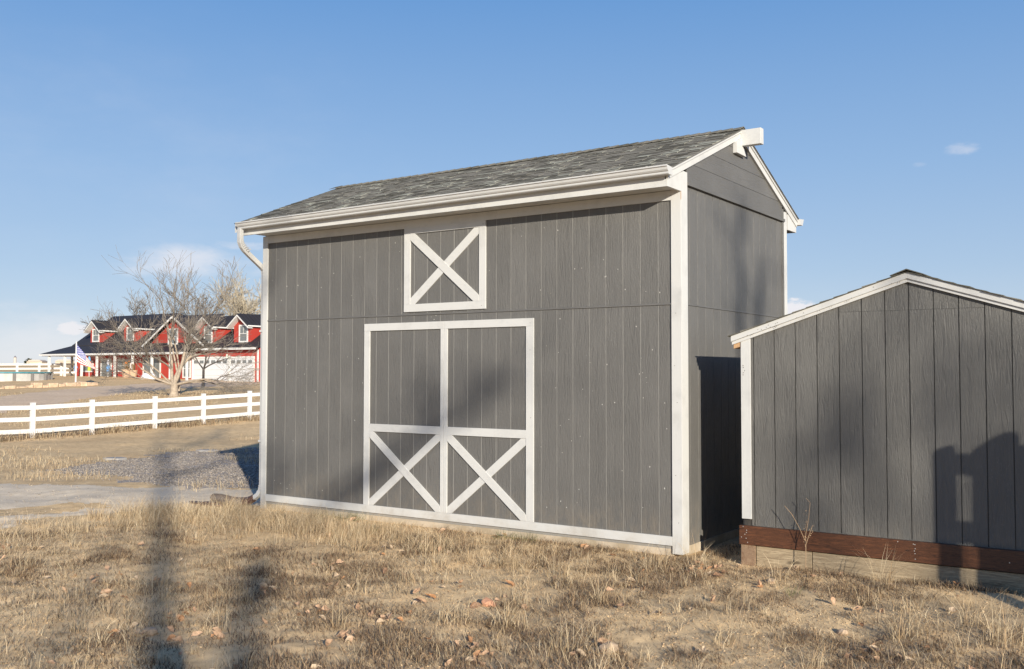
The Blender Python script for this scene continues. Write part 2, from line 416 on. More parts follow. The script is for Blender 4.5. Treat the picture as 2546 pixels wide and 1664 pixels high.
a_in = np.arange(-72, 5, .27); a_out = np.arange(5, 288, 3.0)
ang = np.radians(np.concatenate([a_in, a_out]))
rr = [0.4]
while rr[-1] < 4500:
    r_ = rr[-1]; rr.append(r_*(1.03 if r_ < 4.2 else 1.0042 if r_ < 14 else 1.008 if r_ < 110 else 1.035))
rr = np.array(rr)
AA, RR = np.meshgrid(ang, rr); GX = CAMP[0]+RR*np.sin(AA); GY = CAMP[1]+RR*np.cos(AA)
GZ = gzv(GX, GY); na, nr = len(ang), len(rr)
gv = np.stack([GX.ravel(), GY.ravel(), GZ.ravel()], 1)
i0 = (np.arange(nr-1)[:, None]*na + np.arange(na)[None, :]); i1 = (np.arange(nr-1)[:, None]*na + (np.arange(na)[None, :]+1) % na)
quads = np.stack([i0, i1, i1+na, i0+na], -1).reshape(-1, 4)
cx = gv[quads].mean(1); X_, Y_ = cx[:, 0], cx[:, 1]
wob = lambda s, a: (X_+(fbm(X_*s, Y_*s, 4)-.5)*a, Y_+(fbm(X_*s+40, Y_*s+9, 4)-.5)*a)
zone = np.zeros(len(quads), int)
near = ((X_-CAMP[0])*_fx + (Y_-CAMP[1])*_fy < 13.5) & (X_ > -7.9 + (fbm(X_*1.5, Y_*1.5, 4)-.5)*1.6)
zone[near] = 4
wx, wy = wob(1.3, 1.1); zone[inpoly(wx, wy, TRACK)] = 2
wx2, wy2 = wob(1.8, .8); zone[inpoly(wx2, wy2, STREAK)] = 0
wx, wy = wob(1.6, .9); zone[inpoly(wx, wy, GRAVEL)] = 1
wx, wy = wob(.5, 2.0); zone[inpoly(wx, wy, DRIVE)] = 3
for zi, (nm, mt) in enumerate([('ground', 'sand'), ('gravel_patch', 'grav'), ('gravel_track', 'track'), ('driveway', 'drive'), ('yard_soil', 'near')]):
    q = quads[zone == zi]; u, inv = np.unique(q, return_inverse=True)
    o = link(nm, np_mesh(nm, gv[u], quads=inv.reshape(-1, 4), mat=M[mt], smooth=True)); o['kind'] = 'structure'

# ------------------------------------------------------------------ barn
JG = .0042   # half joint between siding boards
def boards_front(parent, name, mat, x0, x1, z0, z1, grooves, y, th=.008):
    xs = [x0] + sorted(g for g in grooves if x0+.02 < g < x1-.02) + [x1]
    for a, b in zip(xs[:-1], xs[1:]):
        a2 = a+(JG if a != x0 else 0); b2 = b-(JG if b != x1 else 0)
        MB().box(a2, b2, y, y+th, z0, z1).build(name, mat, parent)
def boards_side(parent, name, mat, y0, y1, z0, z1, grooves, x, th=.008):
    ys = [y0] + [g for g in grooves if y0+.02 < g < y1-.02] + [y1]
    for a, b in zip(ys[:-1], ys[1:]):
        MB().box(x-th, x, a+(JG if a != y0 else 0), b-(JG if b != y1 else 0), z0, z1).build(name, mat, parent)
barn = empty('barn', (-3.08, 1.6, -.19), 'tall gray two storey barn shed with white trimmed double doors and a loft door', 'barn')
def B(o): return o
BP = Vector(barn.location)
class _Off:      # parent that keeps world coordinates: children get an inverse offset
    pass
def adopt(children_of, loc):
    for ch in list(children_of.children): pass
rs0 = random.Random(77)
GF = [-(.2424+.2032*k) for k in range(30)]
GS = [.2315+.2032*k for k in range(16)]
PARTS = []
def part(mb, name, mat, parent, **kw):
    return mb.build(name, mat, parent, **kw)
# core volume behind the cladding
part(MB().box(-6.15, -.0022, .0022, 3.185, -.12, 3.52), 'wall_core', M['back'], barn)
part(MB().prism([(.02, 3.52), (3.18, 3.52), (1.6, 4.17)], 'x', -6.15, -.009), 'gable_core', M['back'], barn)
# lower and upper cladding, front
boards_front(barn, 'siding_board', M['gray'], -6.085, -4.252, -.09, 2.338, GF, 0)
boards_front(barn, 'siding_board', M['gray'], -4.252, -1.80, 2.20, 2.338, GF, 0)
boards_front(barn, 'siding_board', M['gray'], -1.80, -.080, -.09, 2.338, GF, 0)
boards_front(barn, 'siding_board', M['gray'], -6.085, -3.60, 2.356, 3.46, GF, .0)
boards_front(barn, 'siding_board', M['gray'], -2.455, -.080, 2.356, 3.46, GF, .0)
boards_side(barn, 'siding_board', M['gray'], .1, 3.12, -.10, 2.338, GS, 0)
boards_side(barn, 'siding_board', M['gray'], .1, 3.12, 2.356, 3.566, GS, .0)
part(MB().prism([(0, 2.336), (-.012, 2.340), (-.012, 2.352), (0, 2.358)], 'x', -6.085, -.09), 'seam_flashing', M['flash'], barn)
part(MB().prism([(-.005, 2.336), (.010, 2.340), (.010, 2.352), (-.005, 2.358)], 'y', .14, 3.1), 'seam_flashing', M['flash'], barn)
# double door: panels, stiles, rails, braces
T = .019
def diag(mb, xa, za, xb, zb, w, y0, y1):
    d = Vector((xb-xa, 0, zb-za)).normalized(); n = Vector((-d.z, 0, d.x))*w/2
    a = Vector((xa, 0, za)); b = Vector((xb, 0, zb))
    p = [(q.x, q.z) for q in (a+n, b+n, b-n, a-n)]
    return mb.prism(p, 'y', y0, y1)
def clipped_brace(xa, za, xb, zb, w, x0, x1, z0, z1):
    """brace outline cut to the rectangle it sits in"""
    d = Vector((xb-xa, zb-za)).normalized(); n = Vector((-d.y, d.x))*w/2
    a = Vector((xa, za))-d*.3; b = Vector((xb, zb))+d*.3
    poly = [a+n, b+n, b-n, a-n]
    for ax, lim, sg in ((0, x0, 1), (0, x1, -1), (1, z0, 1), (1, z1, -1)):
        out = []
        for i in range(len(poly)):
            p, q = poly[i-1], poly[i]
            ip, iq = (p[ax]-lim)*sg >= 0, (q[ax]-lim)*sg >= 0
            if ip != iq: t = (lim-p[ax])/(q[ax]-p[ax]); out.append(p+(q-p)*t)
            if iq: out.append(q)
        poly = out
    return [(p[0], p[1]) for p in poly]
for side, (xa, xb) in enumerate(((-4.291, -3.0215), (-3.0175, -1.757))):
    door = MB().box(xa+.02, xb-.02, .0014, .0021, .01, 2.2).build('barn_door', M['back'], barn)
    ob = door
    ya = -T
    sl, sr = (xa, xa+.091), (xb-.048, xb)
    if side == 1: sl, sr = (xa, xa+.048), (xb-.099, xb)
    boards_front(ob, 'door_board', M['gray'], xa+.04, xb-.04, -.002, 2.199, GF, 0)
    part(MB().box(sl[0], sl[1], ya, -.0005, .006, 2.164), 'stile', M['trim'], ob, bevel=.0015)
    part(MB().box(sr[0], sr[1], ya, -.0005, .006, 2.164), 'stile', M['trim'], ob, bevel=.0015)
    part(MB().box(xa, xb, ya-.001, -.0005, 2.1645, 2.254), 'rail', M['trimh'], ob, bevel=.0015)
    part(MB().box(sl[1], sr[0], ya, -.0005, .917, 1.011), 'rail', M['trimh'], ob, bevel=.0015)
    X0, X1, Z0, Z1 = sl[1], sr[0], .007, .9165
    part(MB().prism(clipped_brace(X0+.03, Z1-.03, X1-.03, Z0+.03, .095, X0, X1, Z0, Z1), 'y', ya-.002, -.0005), 'brace', M['trimh'], ob, bevel=.0015)
    part(MB().prism(clipped_brace(X0+.03, Z0+.03, X1-.03, Z1-.03, .095, X0, X1, Z0, Z1), 'y', ya+.006, -.0005), 'brace', M['trimh'], ob, bevel=.0015)
# loft door
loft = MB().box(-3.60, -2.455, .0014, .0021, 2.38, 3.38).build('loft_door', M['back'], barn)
boards_front(loft, 'door_board', M['gray'], -3.5995, -2.4555, 2.356, 3.40, GF, .0)
part(MB().box(-3.642, -3.546, -T, -.0005, 2.474, 3.33), 'stile', M['trim'], loft, bevel=.0015)
part(MB().box(-2.508, -2.414, -T, -.0005, 2.474, 3.33), 'stile', M['trim'], loft, bevel=.0015)
part(MB().box(-3.642, -2.414, -T-.001, -.0005, 2.381, 2.4735), 'rail', M['trimh'], loft, bevel=.0015)
part(MB().box(-3.642, -2.414, -T-.001, -.0005, 3.3305, 3.4015), 'rail', M['trimh'], loft, bevel=.0015)
part(MB().prism(clipped_brace(-3.52, 3.30, -2.54, 2.50, .10, -3.546, -2.508, 2.474, 3.33), 'y', -T-.002, -.0005), 'brace', M['trimh'], loft, bevel=.0015)
part(MB().prism(clipped_brace(-3.52, 2.50, -2.54, 3.30, .10, -3.546, -2.508, 2.474, 3.33), 'y', -T+.006, -.0005), 'brace', M['trimh'], loft, bevel=.0015)
mb = MB()      # chipped paint specks scattered on the front cladding
for k in range(150):
    x = rs0.uniform(-6.05, -.12); z = rs0.uniform(.1, 3.3); w = rs0.uniform(.002, .0045)
    if -4.3 < x < -1.75 and z < 2.27: continue
    if -3.66 < x < -2.4 and z > 2.37: continue
    mb.box(x-w, x+w, -.0012, -.0004, z-w, z+w*rs0.uniform(1, 2.5))
part(mb, 'paint_chips', flat_mat('bare_primer', (.55, .53, .49), .8, 0), barn)['kind'] = 'stuff'
# trim
part(MB().box(-6.08, -.091, -T, -.0005, 3.402, 3.50), 'frieze_board', M['trimh'], barn, bevel=.0015)
part(MB().box(-6.08, -.091, -T, -.0005, -.086, .0055), 'base_trim', M['trimh'], barn, bevel=.0015)
part(MB().box(-6.176, -6.081, -T, .10, -.20, 3.50), 'corner_board', M['trim'], barn, bevel=.0015)
part(MB().box(-.090, T, -T, -.0005, -.165, 3.66), 'corner_board', M['trim'], barn, bevel=.0015)
part(MB().box(.0005, T-.0005, 0, .146, -.165, 3.70), 'corner_board', M['trim'], barn, bevel=.0015)
part(MB().box(.0005, T, 3.093, 3.195, -.165, 3.70), 'corner_board', M['trim'], barn, bevel=.0015)
part(MB().box(.0005, T-.004, 3.04, 3.0925, -.10, 3.73), 'corner_strip', M['gray'], barn)
part(MB().box(-6.08, -.092, .004, .06, -.26, -.088), 'foundation_beam', M['found'], barn, bevel=.004)
part(MB().box(-.05, .010, .147, 3.18, -.26, -.099), 'foundation_beam', M['found'], barn, bevel=.004)
part(MB().box(.001, .034, .1475, 3.092, 3.567, 3.602), 'gable_ledge', M['gray_h'], barn, bevel=.001)
zl = [3.604, 3.808, 4.008, 4.205]
for i, z0 in enumerate(zl):      # horizontal gable planks, cut by the roof line
    z1 = zl[i+1]-.004 if i < 3 else 4.34
    def ylim(z): return (z-3.70)/.406 if z > 3.70 else .0
    ya0, ya1 = max(.147, ylim(z0)), max(.147, ylim(z1))
    if i == 3: pts = [(ya0, z0), (3.2-ya0, z0), (1.6, 4.35)]
    elif ya0 == ya1 or z0 < 3.755: zc = 3.70+.147*.406; pts = [(.147, z0), (3.04, z0), (3.04, zc), (3.2-ya1, z1), (ya1, z1), (.147, zc)]
    else: pts = [(ya0, z0), (3.2-ya0, z0), (3.2-ya1, z1), (ya1, z1)]
    part(MB().prism(pts, 'x', .0, .012), 'gable_plank', M['gray_h'], barn)
# rakes on the near gable, two layers, plus return boxes
SL = .406
def rz(y, base): return base + SL*(1.6-abs(y-1.6)) - SL*0
for sgn in (-1, 1):
    def Q(y): return 1.6 + sgn*(1.6-y) if sgn == 1 else y
    lo = [( -.343, 3.692-SL*.343), (1.6, 3.692+SL*1.6), (1.6, 3.762+SL*1.6), (-.343, 3.762-SL*.343)]
    up = [( -.40, 3.763-SL*.40), (1.6, 3.763+SL*1.6), (1.6, 3.797+SL*1.6), (-.40, 3.797-SL*.40)]
    mir = lambda P: [((3.2-p[0]) if sgn == 1 else p[0], p[1]) for p in P]
    part(MB().prism(mir(lo), 'x', .0125, .038), 'rake_board', M['trimh'], barn, bevel=.0015)
    part(MB().prism(mir(up), 'x', .0125, .052), 'rake_mould', M['trimh'], barn, bevel=.0015)
    bx = [(-.343, 3.482), (-.022, 3.482), (-.022, 3.682), (-.343, 3.552)]
    part(MB().prism(mir(bx), 'x', .0, .027), 'eave_return', M['trim'], barn, bevel=.0015)
# left gable (away from camera) simple rakes
part(MB().prism([(-.40, 3.52), (1.6, 4.33), (3.6, 3.52), (3.6, 3.64), (1.6, 4.45), (-.40, 3.64)], 'x', -6.30, -6.27), 'rake_board', M['trimh'], barn)
part(MB().box(-6.27, .0, -.343, -.318, 3.482, 3.64), 'fascia_board', M['trimh'], barn, bevel=.0015)
part(MB().box(-6.12, -.001, -.317, -.0005, 3.505, 3.515), 'soffit', M['trimh'], barn)
part(MB().box(-6.27, .0, 3.518, 3.543, 3.482, 3.64), 'fascia_board', M['trimh'], barn, bevel=.0015)
part(MB().box(.002, .010, -.335, -.312, 3.483, 3.54), 'bare_wood_end', M['rust'], barn)
part(MB().box(T+.0005, T+.0015, -.020, -.008, 3.40, 3.482), 'bare_wood_end', M['rust'], barn)
# gutters (K profile), front and back
def kprofile(y0, s, zt, zb):
    h = zt-zb
    return [(y0, zt-.01), (y0, zb+.002), (y0-s*.085, zb+.002), (y0-s*.093, zb+.010), (y0-s*.093, zb+h*.30), (y0-s*.104, zb+h*.36), (y0-s*.116, zb+h*.52),
            (y0-s*.122, zb+h*.80), (y0-s*.136, zb+h*.84), (y0-s*.136, zt), (y0-s*.128, zt), (y0-s*.128, zb+h*.86), (y0-s*.112, zb+h*.80),
            (y0-s*.104, zb+h*.5), (y0-s*.088, zb+h*.33), (y0-s*.082, zb+.02), (y0-s*.006, zb+.02), (y0-s*.006, zt-.01)]
def gutter(xa, xb, y0, s, za, zb_):
    mb = MB(); pa = kprofile(y0, s, za, za-.088); pb = kprofile(y0, s, zb_, zb_-.088); n = len(pa)
    mb.add([(xa, *p) for p in pa]+[(xb, *p) for p in pb], [(i, (i+1) % n, n+(i+1) % n, n+i) for i in range(n)])
    for xx, pp in ((xa, pa), (xb, pb)):     # end caps: closed outer outline
        o = [pp[k] for k in (0, 1, 2, 3, 4, 5, 6, 7, 8, 9)]
        mb.add([(xx, *p) for p in o], [tuple(range(10))])
    return mb
g = part(gutter(-6.20, .085, -.346, 1, 3.640, 3.668), 'gutter', M['gutter'], barn)
for k in range(9):
    x = -5.9+k*.72; z = 3.640+.028*(x+6.2)/6.285
    part(MB().box(x, x+.02, -.484, -.35, z-.001, z+.003), 'gutter_clip', M['gutter'], g)
part(gutter(-6.20, .085, 3.546, -1, 3.64, 3.668), 'gutter', M['gutter'], barn)
# downspout
ds = [(-6.16, -.425, 3.565), (-6.16, -.425, 3.44), (-6.162, -.418, 3.38), (-6.168, -.39, 3.33), (-6.176, -.34, 3.285), (-6.19, -.24, 3.225), (-6.21, -.08, 3.135),
      (-6.222, .0, 3.09), (-6.226, .045, 3.05), (-6.227, .055, 2.98), (-6.227, .055, .12), (-6.24, .05, .04), (-6.28, .03, -.03), (-6.34, .02, -.07)]
dso = part(MB().tube(ds, .044, n=4, squash=(1.0, 1.0)), 'downspout', M['gutter'], barn, bevel=.006)
for k in range(8):
    t = k/7; y = -.425+.13*t*t; z = 3.42-.13*t
    part(MB().tube([(-6.163, y, z), (-6.164, y+.004, z-.006)], .047, n=4), 'elbow_rib', M['gutter'], dso)
for zz in (.10, .07, .04, .01):
    part(MB().tube([(-6.232, .053, zz), (-6.233, .053, zz-.008)], .048, n=4), 'elbow_rib', M['gutter'], dso)
for zz in (2.2, .7):
    part(MB().box(-6.262, -6.178, .006, .104, zz, zz+.025), 'strap', M['gutter'], dso)
# hoist beam with bracket
part(MB().box(-.01, .285, 1.555, 1.645, 4.243, 4.425), 'hoist_beam', M['trimh'], barn, bevel=.004)
part(MB().prism([(1.405, 4.262), (1.405, 4.139), (1.690, 4.139), (1.60, 4.235), (1.60, 4.32), (1.52, 4.32)], 'x', .013, .062), 'beam_bracket', M['trim'], barn, bevel=.002)
for (y, z) in ((1.50, 4.40), (1.54, 4.39), (1.54, 4.33), (1.545, 4.27), (1.56, 4.265)):
    part(MB().box(.0525, .0535, y-.003, y+.003, z-.003, z+.003), 'nail', M['hole'], barn)
for (x, z) in ((.03, 4.39), (.03, 4.33), (.04, 4.27)):
    part(MB().box(x-.003, x+.003, 1.5535, 1.555, z-.003, z+.003), 'nail', M['hole'], barn)
for (x, z) in ((-.04, 2.25), (-.055, 1.72), (-.03, 1.35), (-.05, .62), (-.02, .15), (-6.12, 2.7), (-6.13, 1.1), (-2.45, 3.36), (-2.47, 2.42), (-1.80, 1.9), (-1.79, 1.15), (-1.80, 2.2), (-3.2, .5), (-2.7, .3)):
    part(MB().box(x-.003, x+.003, -.0215, -.0195, z-.003, z+.003), 'nail', M['hole'], barn)
# roof: deck, ridge cap and shingles
roof = part(MB().prism([(-.385, 3.800-SL*.385), (1.6, 3.798+SL*1.6), (3.585, 3.800-SL*.385), (3.585, 3.786-SL*.385), (1.6, 3.784+SL*1.6), (-.385, 3.786-SL*.385)], 'x', -6.31, .056), 'roof', M['flash'], barn)
SANG = math.atan(SL); ca, sa = math.cos(SANG), math.sin(SANG)
NC = 18; SLEN = 1.985/ca; EXP = SLEN/NC
def shingle_vs(x0, x1, s0, s1, th, lift, jag=0):
    """thin slab on the front slope: s = distance up from the eave"""
    def P(x, s, h): return (x, -.385+s*ca-h*sa, 3.800-SL*.385+s*sa+h*ca)
    return [P(x0+jag, s0, lift), P(x1-jag, s0, lift), P(x1, s1, .0005), P(x0, s1, .0005), P(x0+jag, s0, lift+th), P(x1-jag, s0, lift+th), P(x1, s1, .002+th*.3), P(x0, s1, .002+th*.3)]
M['butt'] = flat_mat('shingle_edge', (.055, .052, .046), 1.0, .3, sc=30, spec=.02)
SH.append(M['butt'])
SF = [(0,3,2,1),(4,5,6,7),(0,1,5,4),(1,2,6,5),(2,3,7,6),(3,0,4,7)]
rs = random.Random(5); items = []
for c in range(NC):
    s0 = c*EXP - (.02 if c == 0 else 0); x = .062 + rs.uniform(0, .1)
    first = True
    while x > -6.315:
        w = rs.choice([.10, .13, .16, .19, .24]); x0 = max(x-w, -6.315)
        tone = rs.choices([0, 1, 2, 3, 4], [18, 34, 28, 13, 7])[0]
        thick = tone >= 3 or rs.random() < .4
        items.append((x0, min(x, .062), s0, s0+EXP*1.15, .0095 if thick else .0055, .0015 if thick else .001, .006 if thick else 0, tone))
        x = x0
        if x <= -6.315: break
items = [it for it in items if it[1]-it[0] > .01]
items.sort(key=lambda t: -t[0])
def add_sh(mb, it, tone, edge):
    vs_ = shingle_vs(*it[:7]); mb.add(vs_, [SF[k] for k in (0, 1, 3, 4, 5)], tone); mb.add(vs_, [SF[2]], edge)
for it in items[:299]:
    mb = MB(); add_sh(mb, it, 0, 1); part(mb, 'shingle', [SH[it[7]], M['butt']], roof)
mb = MB()
for it in items[299:]: add_sh(mb, it, it[7], 5)
part(mb, 'shingle_field', SH, roof)['kind'] = 'stuff'
mb = MB()
x = .070
while x > -6.3:
    x1 = x; x0 = x-.15; x -= .135; t = rs.choice([0, 1, 1, 2]); k = rs.uniform(0, .002)
    for s in (-1, 1):
        mb.add([(x0, 1.6, 4.462+k), (x1, 1.6, 4.468+k), (x1, 1.6+s*.13, 4.468+k-.13*SL), (x0, 1.6+s*.13, 4.462+k-.13*SL),
                (x0, 1.6, 4.466+k), (x1, 1.6, 4.475+k), (x1, 1.6+s*.13, 4.475+k-.13*SL), (x0, 1.6+s*.13, 4.466+k-.13*SL)], SF, t)
part(mb, 'ridge_cap', SH, roof)
mb = MB()
for c in range(NC):       # back slope courses seen edge on
    s0 = c*EXP; 
    a = [(q[0], 3.2-q[1], q[2]) for q in shingle_vs(-6.31, .064, s0-.01, s0+EXP*1.15, .006, .002)]
    mb.add(a, SF, c % 3)
part(mb, 'back_shingles', SH, roof)

# ------------------------------------------------------------------ shed
shed = empty('shed', (2.18, 1.8, -.19), 'low dark gray gabled shed with white rakes on a stained brown beam', 'shed')
SY = .010
GH = [.758+.2032*i for i in range(15)]
xL, xR, xC = .640, 3.72, 2.18
part(MB().prism([(xL+.01, -.0), (xR-.01, 0.0), (xR-.01, 1.95), (xC, 2.45), (xL+.01, 1.95)], 'y', SY+.0085, 3.7), 'wall_core', M['backs'], shed)
def topz(x): return 2.452 - .326*abs(x-xC) + .008
edges = [.7305] + GH + [xR-.09]
for a, b in zip(edges[:-1], edges[1:]):
    a2 = a+(JG if a != edges[0] else 0); b2 = b-(JG if b != edges[-1] else 0)
    seam = 2.205 if .9+.1 < a < 3.2 else None
    pts = [(a2, .19), (b2, .19), (b2, topz(b2)), (a2, topz(a2))]
    if a2 < xC < b2: pts = [(a2, .19), (b2, .19), (b2, topz(b2)), (xC, topz(xC)), (a2, topz(a2))]
    if seam and min(topz(a2), topz(b2)) > seam+.03:
        part(MB().prism([(a2, .19), (b2, .19), (b2, seam), (a2, seam)], 'y', SY, SY+.008), 'siding_board', M['shed'], shed)
        up = [(a2, seam+.002), (b2, seam+.002)] + pts[2:]
        part(MB().prism(up, 'y', SY, SY+.008), 'siding_board', M['shed'], shed)
    else:
        part(MB().prism(pts, 'y', SY, SY+.008), 'siding_board', M['shed'], shed)
for s in (0, 1):      # side walls
    x = xL if s == 0 else xR-.008
    y = SY+.01
    while y < 3.6:
        part(MB().box(x+.001, x+.009, y+.004, min(y+.1992, 3.7), .0, 1.95), 'siding_board', M['shed'], shed); y += .2032
part(MB().box(xL-.004, .7300, SY-.019, SY-.0005, .25, 1.99), 'corner_board', M['trim'], shed, bevel=.0015)
part(MB().box(xL-.004, xL+.0008, SY, SY+.09, .25, 1.95), 'corner_board', M['trim'], shed, bevel=.001)
part(MB().box(xR-.09, xR+.004, SY-.019, SY-.0005, .25, 1.95), 'corner_board', M['trim'], shed, bevel=.0015)
SS = .326
for s in (-1, 1):
    mir = lambda P: [((2*xC-p[0]) if s == 1 else p[0], p[1]) for p in P]
    f = lambda x, z: z + SS*(x-xC)
    xe = .552
    part(MB().prism(mir([(xe, f(xe, 2.452)), (xC, 2.452), (xC, 2.482), (xe, f(xe, 2.482))]), 'y', -.022, SY-.0005), 'rake_board', M['trimh'], shed, bevel=.0015)
    part(MB().prism(mir([(xe-.004, f(xe, 2.4825)), (xC, 2.4825), (xC, 2.535), (xe-.004, f(xe, 2.535))]), 'y', -.040, SY-.0005), 'rake_mould', M['trimh'], shed, bevel=.0015)
    # roof slab behind
    part(MB().prism(mir([(xe, f(xe, 2.50)), (xC, 2.50), (xC, 2.534), (xe, f(xe, 2.534))]), 'y', SY, 3.78), 'roof_deck', M['flash'], shed)
    nc = 13; L = (xC-xe+.03)/nc
    for c in range(nc):
        x0 = xe-.03+c*L; x1 = x0+L*1.25; h = .0105; dy = rs.uniform(-.006, .006)
        if x1 > xC: x1 = xC
        z0 = f(x0, 2.5365); z1 = f(x1, 2.5365)
        wv = rs.uniform(0, .004)
        part(MB().prism(mir([(x0, z0+.002), (x1, z1+.001), (x1, z1+.004), (x0, z0+.002+h+wv)]), 'y', -.056+dy, 3.8), 'shingle_course', SH[rs.choice([0, 0, 1])], shed)
part(MB().prism([(xC-.14, 2.552-.14*SS), (xC, 2.556), (xC+.14, 2.552-.14*SS), (xC+.14, 2.560-.14*SS), (xC, 2.566), (xC-.14, 2.560-.14*SS)], 'y', -.060, 3.8), 'ridge_cap', SH[0], shed)
part(MB().prism([(.562, 1.885), (xL-.005, 1.905), (xL-.005, 1.955), (.562, 1.93)], 'y', SY-.01, 3.7), 'eave_block', M['rust'], shed)
beam = part(MB().box(.614, 3.84, -.030, SY-.0015, .006, .1865), 'base_beam', M['redwood'], shed, bevel=.004)
part(MB().box(.74, 3.72, SY-.0010, SY+.0004, .187, .192), 'drip_strip', M['shed'], shed)
part(MB().box(.628, .770, -.020, .13, -.30, .0045), 'corner_post', M['oldwood'], shed, bevel=.004)
part(MB().box(.777, 1.308, -.012, .12, -.32, -.0), 'sill_timber', M['timber'], shed, bevel=.004)
part(MB().box(1.314, 3.80, -.014, .12, -.32, -.002), 'sill_timber', M['timber'], shed, bevel=.004)
for (x, z) in ((.655, .178), (.69, .145), (.688, .122), (.672, .105), (.637, .076), (.684, .068), (.699, .030), (2.07, .172), (2.20, .163), (2.212, .160), (2.214, .125), (2.207, .105), (2.212, .082), (2.214, .035), (2.95, .085)):
    part(MB().box(x-.0035, x+.0035, -.0318, -.0302, z-.0035, z+.0035), 'screw', M['screw'], beam)
for (x, z) in ((.66, 1.72), (.662, 1.70), (.675, 1.67), (.662, 1.65), (.660, 1.63)):
    part(MB().box(x-.0035, x+.0035, SY-.0215, SY-.0195, z-.0035, z+.0035), 'nail', M['hole'], shed)
for i in range(26):
    x = .6+rs.random()*1.55; z = 2.462 + SS*(x-xC) + rs.uniform(-.004, .05)
    part(MB().box(x-.003, x+.003, -.0425, -.0405, z-.002, z+.003), 'nail', M['hole'], shed)

# children were built in world coordinates: shift them so that the Empties can stand at the base
def settle(root):
    bpy.context.view_layer.update()
    off = Matrix.Translation(-Vector(root.location))
    for ch in root.children: ch.matrix_local = off @ ch.matrix_local
settle(barn); settle(shed)
exec_after = []

# ------------------------------------------------------------------ drain pipe by the far corner
gl = gz(-6.8, .1)
pipe = empty('drain_pipe', (-6.8, .05, gl), 'brown corrugated drain pipe lying by the left corner of the tall barn', 'drain pipe')
M['pipe'] = flat_mat('brown_plastic_pipe', (.105, .082, .068), .55, .12, sc=9)
M['pipe2'] = flat_mat('brown_splash_plastic', (.085, .045, .035), .6, .15, sc=9)
pts = [(-7.17, .0, .065), (-7.05, .005, .070), (-6.92, .01, .060), (-6.78, .0, .050), (-6.64, -.005, .052), (-6.52, .0, .062)]
mb = MB(); P = [Vector(p) for p in pts]; path = []
for i in range(len(P)-1):
    for k in range(12): path.append(P[i].lerp(P[i+1], k/12) + Vector((0, 0, gl)))
path.append(P[-1]+Vector((0, 0, gl)))
rad = [.066 + .0035*(1 if (i % 2) else -1) for i in range(len(path))]
part(mb.tube(path, rad, n=18, cap=True), 'pipe_body', M['pipe'], pipe, smooth=False)
part(MB().tube([(-6.54, -.0, gl+.06), (-6.46, .01, gl+.075), (-6.39, .015, gl+.105), (-6.335, .02, gl+.135)], [.064, .062, .056, .052], n=6), 'pipe_adapter', M['pipe2'], pipe, bevel=.004)
part(MB().tube([(-7.175, .0, gl+.065), (-7.168, .0, gl+.065)], [.058, .058], n=18), 'pipe_mouth', M['dark'], pipe)
settle(pipe)
spl = MB()
prof = [(-7.42, -.22), (-7.30, -.16), (-7.16, -.17), (-7.08, -.09), (-6.97, -.12), (-6.86, -.16), (-6.72, -.20), (-6.78, -.31), (-6.95, -.33), (-7.14, -.30), (-7.32, -.27)]
spl.prism(prof, 'z', gl+.012, gl+.036)
spl.prism([(-7.10, -.18), (-6.86, -.18), (-6.84, -.26), (-7.08, -.27)], 'z', gl+.0362, gl+.052)
o = spl.build('splash_guard', M['pipe2'], bevel=.004)
tag(o, 'flat dark brown plastic splash piece lying beside the corrugated drain pipe', 'splash guard')

# ------------------------------------------------------------------ white fence across the yard
fen = empty('rail_fence', (-27.8, 13.7, gz(-27.8, 13.7)), 'white three rail vinyl fence running behind the gravel towards the red house', 'fence')
fy = [2.2, 4.45, 6.65, 8.9, 11.1, 13.72, 15.98, 18.36, 20.7, 23.0, 25.3, 27.6]
def fx(y): return -27.63 - .028*(y-8.9)
fz = [gz(fx(y), y) for y in fy]
zs_ = {8.9: -.60, 11.1: -.55, 13.72: -.48, 15.98: -.42, 18.36: -.35}
fz = [zs_.get(y, z) for y, z in zip(fy, fz)]
for y, z in zip(fy, fz):
    x = fx(y)
    p = part(MB().box(x-.064, x+.064, y-.064, y+.064, z-.25, z+1.19), 'post', M['vinyl'], fen)
    part(MB().box(x-.072, x+.072, y-.072, y+.072, z+1.1905, z+1.215), 'post_cap', M['vinyl'], p, bevel=.006)
for i in range(len(fy)-1):
    ya, yb, za, zb = fy[i]+.0645, fy[i+1]-.0645, fz[i], fz[i+1]
    for h in (1.05, .66, .26):
        x0, x1 = fx(ya), fx(yb)
        part(MB().add([(x0-.02, ya, za+h-.07), (x0+.02, ya, za+h-.07), (x1+.02, yb, zb+h-.07), (x1-.02, yb, zb+h-.07),
                       (x0-.02, ya, za+h+.07), (x0+.02, ya, za+h+.07), (x1+.02, yb, zb+h+.07), (x1-.02, yb, zb+h+.07)], SF), 'rail', M['vinyl'], fen)
settle(fen)

# ------------------------------------------------------------------ red house
M['red'] = siding_mat('red_lap_siding', (.42, .046, .032), vertical=False, bstr=.15, speck=0)
M['roofm'] = flat_mat('dark_metal_roof', (.034, .032, .036), .55, .12, sc=.6, spec=.25)
M['wtrim'] = flat_mat('house_white_trim', (.68, .67, .65), .5, .04)
M['glass'] = flat_mat('window_glass', (.16, .17, .17), .12, .15, spec=.8)
M['garage'] = flat_mat('garage_panel_white', (.66, .66, .67), .45, .03)
M['deck'] = flat_mat('porch_slab', (.40, .36, .31), .8, .1)
house = empty('red_house', (-77, 53, .8), 'red house with dark roofs and five gables behind the bare tree', 'house')
H = lambda mb, n, m, p=house, **k: part(mb, n, m, p, **k)
H(MB().box(-90.6, -73.02, 49.0, 58.6, .4, 4.36), 'wall', M['red'])
H(MB().box(-73.0, -62.55, 49.0, 58.2, .4, 3.72), 'garage_wall', M['red'])
